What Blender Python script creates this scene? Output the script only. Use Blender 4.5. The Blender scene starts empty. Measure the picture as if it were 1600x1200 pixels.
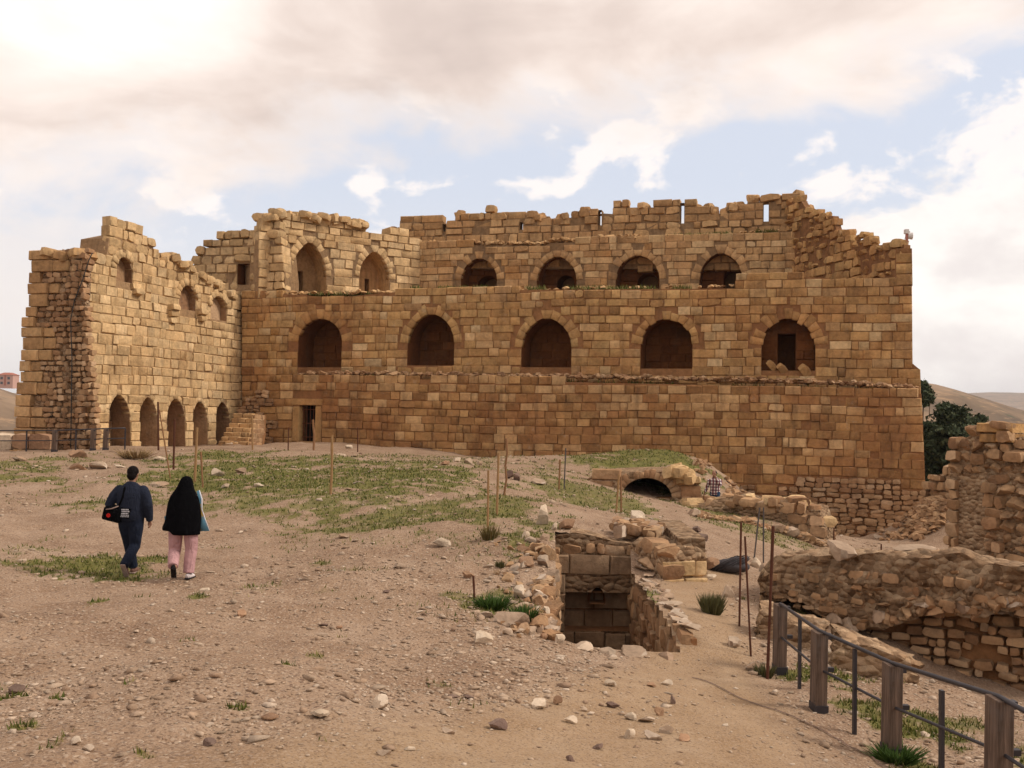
import bpy, bmesh, math, random
import numpy as np
from mathutils import Vector, Matrix
from mathutils.geometry import delaunay_2d_cdt

random.seed(7)
NR = np.random.default_rng(11)
S = bpy.context.scene
COL = S.collection

# ------------------------------------------------------------------ camera
F = 1580.0                      # focal length in photo pixels (1600 wide)
PITCH = math.atan(45 / F)
ROLL = 0.015
CAM = Vector((0, 0, 2.8))
_fw = Vector((0, math.cos(PITCH), math.sin(PITCH)))
_r = Vector((1, 0, 0))
_u = Vector((0, -math.sin(PITCH), math.cos(PITCH)))
_R = _r * math.cos(ROLL) + _u * math.sin(ROLL)
_U = _u * math.cos(ROLL) - _r * math.sin(ROLL)
cam_data = bpy.data.cameras.new('camera')
cam_data.sensor_width = 36
cam_data.lens = 36 * F / 1600
cam_data.clip_start = 0.1
cam_data.clip_end = 40000
cam = bpy.data.objects.new('camera', cam_data)
COL.objects.link(cam)
m = Matrix.Identity(4)
for i in range(3):
    m[i][0] = _R[i]; m[i][1] = _U[i]; m[i][2] = -_fw[i]; m[i][3] = CAM[i]
cam.matrix_world = m
S.camera = cam

# ------------------------------------------------------------------ light
SUN_DIR = Vector((0.80, -0.06, 0.66)).normalized()      # towards the sun
SUN_EL = math.asin(SUN_DIR.z)
SUN_ROT = math.atan2(SUN_DIR.x, SUN_DIR.y)
sd = bpy.data.lights.new('sun', 'SUN')
sd.energy = 2.1
sd.angle = math.radians(16)
sd.color = (1.0, 0.90, 0.78)
so = bpy.data.objects.new('sun', sd)
so.rotation_euler = SUN_DIR.to_track_quat('Z', 'Y').to_euler()
COL.objects.link(so)

S.view_settings.view_transform = 'Standard'
S.view_settings.look = 'None'
S.view_settings.exposure = 0.54
S.view_settings.gamma = 1.0
S.view_settings.use_curve_mapping = False


class NT:
    """small helper to write node trees"""
    def __init__(s, tree):
        s.t = tree; s.n = tree.nodes; s.l = tree.links
    def node(s, kind, **kw):
        n = s.n.new(kind)
        for k, v in kw.items():
            if k.startswith('i_'):
                n.inputs[k[2:].replace('_', ' ')].default_value = v
            else:
                setattr(n, k, v)
        return n
    def put(s, sock, v):
        if isinstance(v, bpy.types.NodeSocket): s.l.new(v, sock)
        elif isinstance(v, (tuple, list)) and len(v) == 3 and sock.type == 'RGBA': sock.default_value = (*v, 1)
        else: sock.default_value = v
    def math(s, op, a, b=0.0, c=0.0, clamp=False):
        n = s.n.new('ShaderNodeMath'); n.operation = op; n.use_clamp = clamp
        s.put(n.inputs[0], a); s.put(n.inputs[1], b); s.put(n.inputs[2], c)
        return n.outputs[0]
    def step(s, x, a, b, lo=0.0, hi=1.0):
        n = s.n.new('ShaderNodeMapRange'); n.interpolation_type = 'SMOOTHSTEP'
        s.put(n.inputs[0], x); s.put(n.inputs[1], a); s.put(n.inputs[2], b); s.put(n.inputs[3], lo); s.put(n.inputs[4], hi)
        return n.outputs[0]
    def mix(s, f, a, b, blend='MIX'):
        n = s.n.new('ShaderNodeMix'); n.data_type = 'RGBA'; n.blend_type = blend
        s.put(n.inputs[0], f); s.put(n.inputs[6], a); s.put(n.inputs[7], b)
        return n.outputs[2]
    def ramp(s, f, stops, interp='LINEAR'):
        n = s.n.new('ShaderNodeValToRGB'); cr = n.color_ramp; cr.interpolation = interp
        while len(cr.elements) < len(stops): cr.elements.new(0.5)
        for e, (p, c) in zip(cr.elements, stops):
            e.position = p; e.color = (*c, 1) if len(c) == 3 else c
        s.put(n.inputs[0], f)
        return n.outputs[0]
    def noise(s, vec, scale, detail=4, rough=0.55, dist=0.0):
        n = s.n.new('ShaderNodeTexNoise')
        if vec is not None: s.l.new(vec, n.inputs['Vector'])
        n.inputs['Scale'].default_value = scale; n.inputs['Detail'].default_value = detail
        n.inputs['Roughness'].default_value = rough; n.inputs['Distortion'].default_value = dist
        return n.outputs[0]
    def voro(s, vec, scale, out='Distance', feature='F1', rand=1.0):
        n = s.n.new('ShaderNodeTexVoronoi'); n.feature = feature
        if vec is not None: s.l.new(vec, n.inputs['Vector'])
        n.inputs['Scale'].default_value = scale; n.inputs['Randomness'].default_value = rand
        return n.outputs[out]
    def map(s, vec, scale=(1, 1, 1), loc=(0, 0, 0)):
        n = s.n.new('ShaderNodeMapping'); s.l.new(vec, n.inputs[0])
        n.inputs[1].default_value = loc; n.inputs[3].default_value = scale
        return n.outputs[0]


# ------------------------------------------------------------------ sky (world)
world = bpy.data.worlds.new('World')
S.world = world
world.use_nodes = True
T = NT(world.node_tree)
T.n.clear()
out = T.node('ShaderNodeOutputWorld')
bg = T.node('ShaderNodeBackground')
T.l.new(bg.outputs[0], out.inputs[0])
tc = T.node('ShaderNodeTexCoord')
sep = T.node('ShaderNodeSeparateXYZ')
T.l.new(tc.outputs['Generated'], sep.inputs[0])
dx, dy, dz = sep.outputs
rad = T.math('SQRT', T.math('ADD', T.math('MULTIPLY', dx, dx), T.math('MULTIPLY', dy, dy)))
el = T.math('DIVIDE', dz, T.math('MAXIMUM', rad, 0.02))           # tangent of elevation
az = T.math('ARCTAN2', dx, dy)                                     # 0 straight ahead, + to the right
# clouds live on a flat layer overhead: project the direction on it
den = T.math('ADD', T.math('MAXIMUM', dz, 0.0), 0.16)
cmb = T.node('ShaderNodeCombineXYZ')
T.put(cmb.inputs[0], T.math('DIVIDE', dx, den)); T.put(cmb.inputs[1], T.math('DIVIDE', dy, den)); cmb.inputs[2].default_value = 3.7
layer = cmb.outputs[0]
n_big = T.noise(layer, 1.15, 7, 0.52, 0.35)
n_mid = T.noise(layer, 2.6, 8, 0.55, 0.5)
cmb2 = T.node('ShaderNodeCombineXYZ')
T.put(cmb2.inputs[0], az); T.put(cmb2.inputs[1], T.math('MULTIPLY', el, 1.5)); cmb2.inputs[2].default_value = 1.3
n_puff = T.noise(cmb2.outputs[0], 6.0, 8, 0.56, 0.3)
n_puff2 = T.noise(T.map(cmb2.outputs[0], loc=(4.1, 2.2, 0)), 9.0, 7, 0.55, 0.2)

nish = T.node('ShaderNodeTexSky', sky_type='NISHITA', sun_disc=False)
nish.sun_elevation = SUN_EL; nish.sun_rotation = SUN_ROT
nish.air_density = 1.0; nish.dust_density = 2.0; nish.ozone_density = 1.0
blue = T.mix(1.0, nish.outputs[0], (0.105, 0.105, 0.105), 'MULTIPLY')
blue = T.mix(0.74, blue, (0.82, 0.86, 0.97))
# thin milky veil towards the horizon
veil = T.math('MULTIPLY', T.step(el, 0.24, 0.0), 0.85)
blue = T.mix(veil, blue, (0.97, 0.90, 0.85))
# broken white cloud low in the sky, thick to the right
right = T.step(az, 0.16, 0.46)
low_edge = T.math('ADD', 0.165, T.math('MULTIPLY', right, 0.085))
low = T.math('ADD', T.math('SUBTRACT', low_edge, el), T.math('MULTIPLY', T.math('SUBTRACT', n_puff, 0.5), 0.55))
low_m = T.math('MULTIPLY', T.step(low, 0.0, 0.045), T.step(az, -0.30, 0.35, 0.15, 1.0))
low_c = T.mix(T.step(n_puff2, 0.36, 0.66), (0.90, 0.83, 0.80), (1.12, 1.06, 1.0))
left_m = T.math('MULTIPLY', T.step(az, -0.22, -0.5), T.math('MULTIPLY', T.step(n_puff, 0.42, 0.58), T.step(el, 0.26, 0.18)))
sky = T.mix(low_m, blue, low_c)
sky = T.mix(T.math('MULTIPLY', left_m, 0.55), sky, (0.96, 0.86, 0.80))
# stray puffs
puff = T.math('MULTIPLY', T.step(n_puff2, 0.52, 0.60), T.math('MULTIPLY', T.step(el, 0.14, 0.19), T.step(el, 0.37, 0.31)))
sky = T.mix(T.math('MULTIPLY', puff, 0.9), sky, (1.05, 0.97, 0.93))
# the big grey-pink bank overhead, its edge lower on the left
azc = T.math('MAXIMUM', T.math('MINIMUM', az, 0.6), -0.6)
edge = T.math('ADD', 0.258, T.math('MULTIPLY', azc, 0.135))
bk = T.math('ADD', T.math('SUBTRACT', el, edge), T.math('MULTIPLY', T.math('SUBTRACT', n_puff, 0.5), 0.26))
bank_m = T.step(bk, -0.03, 0.07)
lit = T.math('ADD', T.math('MULTIPLY', n_big, 0.6), T.math('MULTIPLY', n_mid, 0.4))
lit = T.math('ADD', lit, T.step(az, 0.0, -0.5, 0.0, 0.045))
bank_c = T.ramp(lit, [(0.33, (0.64, 0.525, 0.475)), (0.44, (0.82, 0.685, 0.615)), (0.53, (1.0, 0.865, 0.785)), (0.64, (1.16, 1.06, 0.99))])
sky = T.mix(bank_m, sky, bank_c)
rim = T.math('MULTIPLY', T.step(bk, -0.03, 0.02), T.step(bk, 0.085, 0.03))
sky = T.mix(T.math('MULTIPLY', rim, 0.42), sky, (1.06, 0.96, 0.89))
# under the horizon: dim earth tone
sky = T.mix(T.step(el, 0.0, -0.06), sky, (0.34, 0.25, 0.17))
T.l.new(sky, bg.inputs[0])
bg.inputs[1].default_value = 0.73

# ------------------------------------------------------------------ pixel -> world
def ray(x, y):
    d = _fw * F + _R * (x - 800) + _U * (600 - y)
    return d / d.y
def P(x, y, D):
    return CAM + ray(x, y) * D
def pix(p):
    v = Vector(p) - CAM
    d = v.dot(_fw)
    return (800 + F * v.dot(_R) / d, 600 - F * v.dot(_U) / d, d)

# ------------------------------------------------------------------ numpy noise
def _hash(ix, iy, seed):
    h = (ix.astype(np.int64) * 374761393 + iy.astype(np.int64) * 668265263 + seed * 144665) & 0xffffffff
    h = ((h ^ (h >> 13)) * 1274126177) & 0xffffffff
    return ((h ^ (h >> 16)) & 0xffff) / 65535.0
def vnoise(x, y, seed=0):
    x = np.asarray(x, float); y = np.asarray(y, float)
    ix = np.floor(x); iy = np.floor(y)
    fx = x - ix; fy = y - iy
    fx = fx * fx * (3 - 2 * fx); fy = fy * fy * (3 - 2 * fy)
    a = _hash(ix, iy, seed); b = _hash(ix + 1, iy, seed); c = _hash(ix, iy + 1, seed); d = _hash(ix + 1, iy + 1, seed)
    return (a * (1 - fx) + b * fx) * (1 - fy) + (c * (1 - fx) + d * fx) * fy - 0.5
def fbm(x, y, seed=0, oct=4, rough=0.5):
    t = 0; amp = 1; f = 1
    for o in range(oct):
        t = t + vnoise(np.asarray(x) * f + 13.7 * o, np.asarray(y) * f - 7.1 * o, seed + o) * amp
        amp *= rough; f *= 2.03
    return t

# ------------------------------------------------------------------ terrain height
CTRL = [(0,1200,6.2),(400,1200,6.2),(800,1200,7.0),(1100,1200,8.0),(1300,1200,9.0),(0,1050,9.0),(400,1050,9.2),(800,1050,11),
 (1050,1100,10.2),(0,950,13),(200,903,16.5),(500,900,16),(700,900,16),(800,900,16),(690,850,19),(800,960,14.2),(855,1004,13.3),(950,1013,13.4),(850,850,18.5),
 (500,800,23),(750,800,22),(850,790,23.5),(150,760,28),(0,760,28),(300,760,28),(500,750,29),(700,740,29),(850,745,32),(400,705,44),
 (600,712,43),(500,692,52),(150,702,42),(0,705,42),(-100,705,42),(880,727,46),(1000,700,44),(1080,712,43.5),(1130,740,43),(1190,800,42),
 (1300,850,42),(1400,850,42),(1470,768,39.5),(1446,800,39),(1425,838,38.5),(1000,772,34.5),(1080,785,35),(950,800,29),(1050,800,30),(1130,825,27),(1200,812,32.5),(1280,840,32),
 (1130,885,20),(1060,905,18.5),(1000,905,18.6),(930,838,20.6),(1100,960,15.5),(1072,985,13.8),(1170,1020,13.5),(1218,1066,13.1),(1279,1109,11.1),(1393,1173,9.8),
 (1560,1273,7.8),(1300,1060,12.6),(1400,1090,12),(1500,1100,13),(1600,1110,13.5),(1600,1190,9.5),(1270,990,15.5),(1440,1065,15.3),(1600,1090,16),(1700,1090,16)]
CTRL += [(1117, 806, 34.9), (1140, 800, 35.2), (1090, 790, 35.2)]
_cp = [P(*c) for c in CTRL]
_cp += [Vector(v) for v in [(-4, 0, 1.3), (0, 0, 1.25), (4, 0, 1.0), (8, 3, 0.4), (-8, 4, 1.2), (-20, 15, 0.6), (-30, 30, 0.7), (-40, 45, 0.4),
    (-34, 60, -3), (-20, 66, -2), (0, 66, 0), (14, 44, -2.6), (18, 40, -2.5), (16, 30, -2.3), (12, 27, -2.1), (20, 28, -2.4), (24, 40, -3.5),
    (14, 20, -2.0), (10.5, 19.5, -1.6), (26, 24, -3), (18, 12, -1.5), (30, 50, -9), (24, 58, -9), (20, 66, -9), (40, 66, -16), (42, 30, -8), (-50, 66, -12), (-60, 40, -6), (60, 66, -22), (60, 20, -8), (-60, 10, 1)]]
_X = np.array([p.x for p in _cp]); _Y = np.array([p.y for p in _cp]); _Z = np.array([p.z for p in _cp])
def _phi(d2): return np.sqrt(d2 + 0.8)
_n = len(_X)
_A = np.zeros((_n + 3, _n + 3))
_A[:_n, :_n] = _phi((_X[:, None] - _X) ** 2 + (_Y[:, None] - _Y) ** 2) + np.eye(_n) * -0.12
_A[:_n, _n] = 1; _A[:_n, _n + 1] = _X; _A[:_n, _n + 2] = _Y
_A[_n:, :_n] = _A[:_n, _n:].T
_W = np.linalg.solve(_A, np.concatenate([_Z, np.zeros(3)]))
PATHPX = [(700,1320,5.5),(950,1190,7.8),(1060,1120,9.8),(1090,1040,12.4),(1100,970,15.2),(1085,915,18.0),(1100,890,20)]
_pp = [P(*c) for c in PATHPX]
_ppw = [2.2, 2.0, 1.6, 1.05, 0.7, 0.75, 0.9]
def path_mask(X, Y):
    best = np.full(np.shape(X), -9.0)
    for i in range(len(_pp) - 1):
        a, b = _pp[i], _pp[i + 1]
        ex, ey = b.x - a.x, b.y - a.y
        t = np.clip(((X - a.x) * ex + (Y - a.y) * ey) / (ex * ex + ey * ey), 0, 1)
        w = _ppw[i] * (1 - t) + _ppw[i + 1] * t
        d = np.hypot(X - a.x - ex * t, Y - a.y - ey * t)
        best = np.maximum(best, 1 - d / w)
    return np.clip(best * 2.2, 0, 1)
def H0(X, Y):
    X = np.asarray(X, float); Y = np.asarray(Y, float)
    sh = X.shape
    x = X.ravel(); y = Y.ravel(); r = np.empty(x.size)
    for i in range(0, x.size, 20000):
        xs = x[i:i + 20000, None]; ys = y[i:i + 20000, None]
        r[i:i + 20000] = _phi((xs - _X) ** 2 + (ys - _Y) ** 2) @ _W[:_n] + _W[_n] + _W[_n + 1] * xs[:, 0] + _W[_n + 2] * ys[:, 0]
    return r.reshape(sh)
def HB(X, Y):
    pm = path_mask(X, Y)
    rough = 1 - 0.8 * pm
    b = fbm(X * 0.45, Y * 0.45, 3, 3) * 0.16 + fbm(X * 2.1, Y * 2.1, 9, 3, 0.6) * 0.055 * rough + fbm(X * 9, Y * 9, 21, 2, 0.6) * 0.018 * rough
    return b
def H(X, Y):
    return H0(X, Y) + HB(np.asarray(X, float), np.asarray(Y, float))
def h1(x, y): return float(H(np.array([x]), np.array([y]))[0])
_DS = np.concatenate([np.linspace(4, 30, 400), np.linspace(30.1, 70, 260)])
def G(x, y, default=30):
    """where the sight line through a photo point meets the ground"""
    r = ray(x, y)
    z = CAM.z + r.z * _DS
    g = H0(r.x * _DS, _DS)
    k = np.nonzero(z < g)[0]
    D = _DS[k[0]] if len(k) else default
    X, Y = r.x * D, D
    return Vector((X, Y, h1(X, Y)))

# ------------------------------------------------------------------ object helpers
def link(o, parent=None):
    COL.objects.link(o)
    if parent is not None: o.parent = parent
    return o
def thing(name, label, cat, loc=(0, 0, 0), group=None):
    o = bpy.data.objects.new(name, None)
    o.empty_display_size = 0.2
    o.location = loc; o['label'] = label; o['category'] = cat
    if group: o['group'] = group
    o['kind'] = 'thing'
    return link(o)
def tag(o, label=None, cat=None, group=None, kind=None):
    if label: o['label'] = label
    if cat: o['category'] = cat
    if group: o['group'] = group
    if kind: o['kind'] = kind
    return o
def mesh(name, verts, faces, mat, smooth=False):
    me = bpy.data.meshes.new(name)
    me.from_pydata([tuple(v) for v in verts], [], [tuple(f) for f in faces])
    if mat: me.materials.append(mat)
    if smooth: me.polygons.foreach_set('use_smooth', [True] * len(me.polygons))
    me.update()
    return me
def np_mesh(name, V, Tr, mat, smooth=False):
    me = bpy.data.meshes.new(name)
    V = np.asarray(V, np.float32); Tr = np.asarray(Tr, np.int32)
    k = Tr.shape[1]
    me.vertices.add(len(V)); me.vertices.foreach_set('co', V.ravel())
    me.loops.add(Tr.size); me.loops.foreach_set('vertex_index', Tr.ravel())
    me.polygons.add(len(Tr))
    me.polygons.foreach_set('loop_start', np.arange(0, Tr.size, k, dtype=np.int32))
    if smooth: me.polygons.foreach_set('use_smooth', np.ones(len(Tr), bool))
    me.update(calc_edges=True)
    if mat: me.materials.append(mat)
    return me
def ob(name, me, parent=None, loc=(0, 0, 0), rot=(0, 0, 0), scale=(1, 1, 1)):
    o = bpy.data.objects.new(name, me)
    o.location = loc; o.rotation_euler = rot; o.scale = scale
    return link(o, parent)
class MB:
    """collects simple shapes in one mesh"""
    def __init__(s): s.v = []; s.f = []
    def add(s, v, f):
        n = len(s.v); s.v += [Vector(a) for a in v]; s.f += [[i + n for i in a] for a in f]
    def box(s, c, size, M=None, taper=1.0):
        hx, hy, hz = size[0] / 2, size[1] / 2, size[2] / 2
        v = []
        for z in (-1, 1):
            k = taper if z > 0 else 1
            for (a, b) in ((-1, -1), (1, -1), (1, 1), (-1, 1)):
                p = Vector((a * hx * k, b * hy * k, z * hz))
                if M: p = M @ p
                v.append(p + Vector(c))
        s.add(v, [(3, 2, 1, 0), (4, 5, 6, 7), (0, 1, 5, 4), (1, 2, 6, 5), (2, 3, 7, 6), (3, 0, 4, 7)])
    def tube(s, pts, radii, n=8, squash=None, cap=True):
        pts = [Vector(p) for p in pts]
        if not isinstance(radii, (list, tuple)): radii = [radii] * len(pts)
        rings = []
        prev = None
        for i, p in enumerate(pts):
            t = (pts[min(i + 1, len(pts) - 1)] - pts[max(i - 1, 0)]).normalized()
            if prev is None:
                a = Vector((1, 0, 0)) if abs(t.x) < 0.9 else Vector((0, 1, 0))
            else: a = prev
            a = (a - t * a.dot(t)).normalized(); prev = a
            b = t.cross(a)
            r = radii[i]
            ra, rb = r if isinstance(r, (tuple, list)) else (r, r)
            rings.append([p + a * (ra * math.cos(2 * math.pi * k / n)) + b * (rb * math.sin(2 * math.pi * k / n)) for k in range(n)])
        v = [q for R in rings for q in R]
        f = []
        for i in range(len(rings) - 1):
            for k in range(n):
                f.append((i * n + k, i * n + (k + 1) % n, (i + 1) * n + (k + 1) % n, (i + 1) * n + k))
        if cap:
            f.append(tuple(range(n))[::-1]); f.append(tuple((len(rings) - 1) * n + k for k in range(n)))
        s.add(v, f)
    def ball(s, c, r, nu=10, nv=7):
        rx, ry, rz = r if isinstance(r, (tuple, list)) else (r, r, r)
        v = [Vector((0, 0, -rz))]
        for j in range(1, nv):
            a = -math.pi / 2 + math.pi * j / nv
            for i in range(nu):
                b = 2 * math.pi * i / nu
                v.append(Vector((rx * math.cos(a) * math.cos(b), ry * math.cos(a) * math.sin(b), rz * math.sin(a))))
        v.append(Vector((0, 0, rz)))
        f = []
        for i in range(nu):
            f.append((0, 1 + (i + 1) % nu, 1 + i))
            for j in range(nv - 2):
                a = 1 + j * nu
                f.append((a + i, a + (i + 1) % nu, a + nu + (i + 1) % nu, a + nu + i))
            a = 1 + (nv - 2) * nu
            f.append((a + i, a + (i + 1) % nu, len(v) - 1))
        s.add([p + Vector(c) for p in v], f)
    def build(s, name, mat, parent=None, smooth=False, loc=(0, 0, 0), rot=(0, 0, 0)):
        return ob(name, mesh(name, s.v, s.f, mat, smooth), parent, loc, rot)

# ------------------------------------------------------------------ materials
def base_mat(name):
    mt = bpy.data.materials.new(name); mt.use_nodes = True
    t = NT(mt.node_tree)
    b = t.n['Principled BSDF']
    b.inputs['Roughness'].default_value = 0.95
    b.inputs['Specular IOR Level'].default_value = 0.15
    return mt, t, b
def plain_mat(name, col, rough=0.8, metal=0.0, var=0.25, scale=8.0, bump=0.0, bscale=30.0, spec=0.2):
    mt, t, b = base_mat(name)
    tcn = t.node('ShaderNodeTexCoord').outputs['Object']
    n = t.noise(tcn, scale, 5, 0.6)
    c = t.mix(n, tuple(x * (1 - var) for x in col), tuple(min(1, x * (1 + var)) for x in col))
    t.l.new(c, b.inputs['Base Color'])
    b.inputs['Roughness'].default_value = rough; b.inputs['Metallic'].default_value = metal; b.inputs['Specular IOR Level'].default_value = spec
    if bump:
        bn = t.node('ShaderNodeBump'); bn.inputs['Strength'].default_value = bump; bn.inputs['Distance'].default_value = 0.01
        t.l.new(t.noise(tcn, bscale, 5, 0.6), bn.inputs['Height']); t.l.new(bn.outputs[0], b.inputs['Normal'])
    return mt
def stone_mat(name, stops, patina, pat_amt=0.5, dark=(0.10, 0.06, 0.035), dark_amt=0.45, bump=0.55, lichen=0.2, cong=0.0):
    mt, t, b = base_mat(name)
    pos = t.node('ShaderNodeNewGeometry')
    oi = t.node('ShaderNodeObjectInfo')
    rnd = t.math('FRACT', t.math('ADD', oi.outputs['Random'], pos.outputs['Random Per Island']))
    c = t.ramp(t.math('ADD', t.math('MULTIPLY', rnd, .78), .11), stops)
    W = pos.outputs['Position']
    big = t.noise(W, 0.33, 5, 0.6, 0.6)
    c = t.mix(t.math('MULTIPLY', t.step(big, 0.42, 0.66), pat_amt), c, patina)
    st = t.noise(t.map(W, (1.3, 1.3, 0.5)), 1.0, 6, 0.65, 0.4)
    c = t.mix(t.math('MULTIPLY', t.step(st, 0.50, 0.74), dark_amt), c, dark)
    sk_ = t.noise(t.map(W, (2.6, 2.6, .22)), 1.0, 5, 0.6, 0.2)
    c = t.mix(t.math('MULTIPLY', t.step(sk_, 0.52, 0.72), dark_amt * .8), c, dark)
    if cong:
        vc = t.node('ShaderNodeSeparateColor'); t.l.new(t.voro(t.map(W, (1, 1, 1.5)), 6.5, 'Color'), vc.inputs[0])
        c = t.mix(t.math('MULTIPLY', t.step(vc.outputs[0], .35, .9), cong), c, (0.46, 0.33, 0.21)); c = t.mix(t.math('MULTIPLY', t.step(vc.outputs[1], .6, .9), cong), c, (0.13, 0.075, 0.04))
    rnd2 = t.math('FRACT', t.math('MULTIPLY', rnd, 7.31))
    fine = t.noise(W, 7.0, 8, 0.65)
    blot = t.noise(t.map(W, loc=(2, 7, 1)), 2.6, 7, 0.7)
    mul = t.math('ADD', t.math('MULTIPLY', fine, 0.9), t.math('MULTIPLY', rnd2, 0.36))
    mul = t.math('ADD', mul, t.math('MULTIPLY', blot, 1.1))
    mul = t.math('MAXIMUM', t.math('ADD', mul, -0.18), 0.12)
    c = t.mix(1.0, c, t.ramp(t.math('MULTIPLY', mul, .75), [(0, (0, 0, 0)), (1, (1.33, 1.33, 1.33))]), 'MULTIPLY')
    pale = t.noise(t.map(W, loc=(9, 3, 5)), 2.6, 7, 0.7)
    c = t.mix(t.math('MULTIPLY', t.step(pale, 0.58, 0.72), lichen), c, (0.50, 0.44, 0.36))
    t.l.new(c, b.inputs['Base Color'])
    b1 = t.node('ShaderNodeBump'); b1.inputs['Strength'].default_value = bump; b1.inputs['Distance'].default_value = 0.09
    hgt = t.math('ADD', t.noise(W, 4.5, 8, 0.68), t.math('MULTIPLY', t.voro(W, 11.0), 0.22))
    if cong: hgt = t.math('ADD', hgt, t.math('MULTIPLY', t.voro(t.map(W, (1, 1, 1.5)), 6.5), -1.6))
    t.l.new(hgt, b1.inputs['Height']); t.l.new(b1.outputs[0], b.inputs['Normal'])
    return mt

M = {}
M['lower'] = stone_mat('stone_lower', [(0, (0.247, 0.128, 0.054)), (0.35, (0.320, 0.172, 0.071)), (0.7, (0.386, 0.220, 0.090)), (1, (0.464, 0.292, 0.132))], (0.280, 0.132, 0.054), 0.85)
M['middle'] = stone_mat('stone_middle', [(0, (0.338, 0.191, 0.082)), (0.4, (0.417, 0.246, 0.104)), (0.8, (0.476, 0.297, 0.128)), (1, (0.537, 0.358, 0.169))], (0.373, 0.191, 0.076), 0.85)
M['upper'] = stone_mat('stone_upper', [(0, (0.381, 0.227, 0.108)), (0.5, (0.469, 0.296, 0.142)), (1, (0.563, 0.382, 0.201))], (0.390, 0.218, 0.102), 0.5)
M['pale'] = stone_mat('stone_pale', [(0, (0.428, 0.281, 0.142)), (0.5, (0.506, 0.350, 0.183)), (1, (0.585, 0.426, 0.245))], (0.445, 0.281, 0.134), 0.45, dark_amt=0.35)
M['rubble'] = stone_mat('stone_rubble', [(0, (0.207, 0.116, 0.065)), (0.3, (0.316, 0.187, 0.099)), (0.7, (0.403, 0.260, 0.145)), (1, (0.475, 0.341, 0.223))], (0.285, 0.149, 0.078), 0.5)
M['pit'] = stone_mat('stone_pit', [(0, (0.20, 0.13, 0.08)), (0.5, (0.33, 0.225, 0.14)), (1, (0.44, 0.33, 0.22))], (0.26, 0.16, 0.09), 0.5)
M['mortar'] = stone_mat('mortar', [(0, (0.250, 0.127, 0.056)), (1, (0.263, 0.133, 0.059))], (0.213, 0.093, 0.041), 0.6, lichen=0.05)
M['mortar_pale'] = stone_mat('mortar_pale', [(0, (0.276, 0.179, 0.097)), (1, (0.286, 0.184, 0.102))], (0.254, 0.154, 0.077), 0.6, lichen=0.1)
M['earth'] = stone_mat('earth_core', [(0, (0.309, 0.201, 0.118)), (1, (0.325, 0.212, 0.127))], (0.248, 0.150, 0.082), 0.7, bump=1.0, lichen=0.3, cong=.6)
M['rock'] = stone_mat('rock', [(0, (0.180, 0.107, 0.070)), (0.25, (0.328, 0.230, 0.156)), (0.7, (0.410, 0.320, 0.238)), (1, (0.492, 0.410, 0.328))], (0.295, 0.189, 0.123), 0.3, dark_amt=0.2, bump=0.4)
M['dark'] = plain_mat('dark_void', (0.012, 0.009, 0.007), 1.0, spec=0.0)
M['niche'] = stone_mat('stone_niche_shaded', [(0, (0.130, 0.046, 0.014)), (1, (0.171, 0.068, 0.023))], (0.125, 0.041, 0.012), 0.6, lichen=0.05)  # wall stone painted much darker, so the recesses carry shade in their colour

# ------------------------------------------------------------------ stone prototypes
def block_proto(seed):
    r = random.Random(seed)
    bx, bz = r.uniform(.43, .475), r.uniform(.40, .45)
    tx_ = [-0.5, -bx, bx, 0.5]; tz_ = [-0.5, -bz, bz, 0.5]
    V = []
    bulge = r.choice([0, 0, .01, .03, .05]); worn = r.choice([.2, .5, 1.0, 1.6])
    for j, tz in enumerate(tz_):
        for i, tx in enumerate(tx_):
            border = i in (0, 3) or j in (0, 3)
            corner = i in (0, 3) and j in (0, 3)
            x, z = tx, tz
            if corner: x *= 1 - r.uniform(0.0, 0.05) * worn; z *= 1 - r.uniform(0.0, 0.07) * worn
            elif i in (0, 3): x = tx * (1 - r.uniform(0, .03) * worn); z += r.uniform(-.05, .05)
            elif j in (0, 3): z = tz * (1 - r.uniform(0, .05) * worn); x += r.uniform(-.05, .05)
            else: x += r.uniform(-0.03, 0.03); z += r.uniform(-0.03, 0.03)
            y = (r.uniform(0.03, 0.09) * (.6 + .4 * worn) + (0.04 * worn if corner else 0)) if border else r.uniform(-0.04, 0.03) - bulge
            V.append((x, y, z))
    for (sx, sz) in ((-1, -1), (1, -1), (1, 1), (-1, 1)): V.append((sx * 0.485, 1.0, sz * 0.48))
    f = []
    for j in range(3):
        for i in range(3):
            a = j * 4 + i
            f.append((a, a + 1, a + 5, a + 4))
    f += [(3, 2, 1, 0, 16, 17), (15, 11, 7, 3, 17, 18), (12, 13, 14, 15, 18, 19), (0, 4, 8, 12, 19, 16), (17, 16, 19, 18)]
    return V, f
BLOCKS = [block_proto(100 + i) for i in range(26)]
def hull_proto(seed, n=11, flat=1.0):
    r = random.Random(seed)
    bm = bmesh.new()
    for i in range(n):
        v = Vector((r.gauss(0, 1), r.gauss(0, 1), r.gauss(0, 1))).normalized() * r.uniform(0.42, 0.56)
        bm.verts.new((v.x, v.y, v.z * flat))
    bmesh.ops.convex_hull(bm, input=bm.verts)
    bmesh.ops.delete(bm, geom=[v for v in bm.verts if not v.link_faces], context='VERTS')
    bmesh.ops.triangulate(bm, faces=bm.faces)
    bm.verts.index_update()
    V = [tuple(v.co) for v in bm.verts]; f = [tuple(v.index for v in q.verts) for q in bm.faces]
    bm.free()
    return V, f
HULLS = [hull_proto(300 + i, 14, 0.75) for i in range(16)]
CUBES = []
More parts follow.
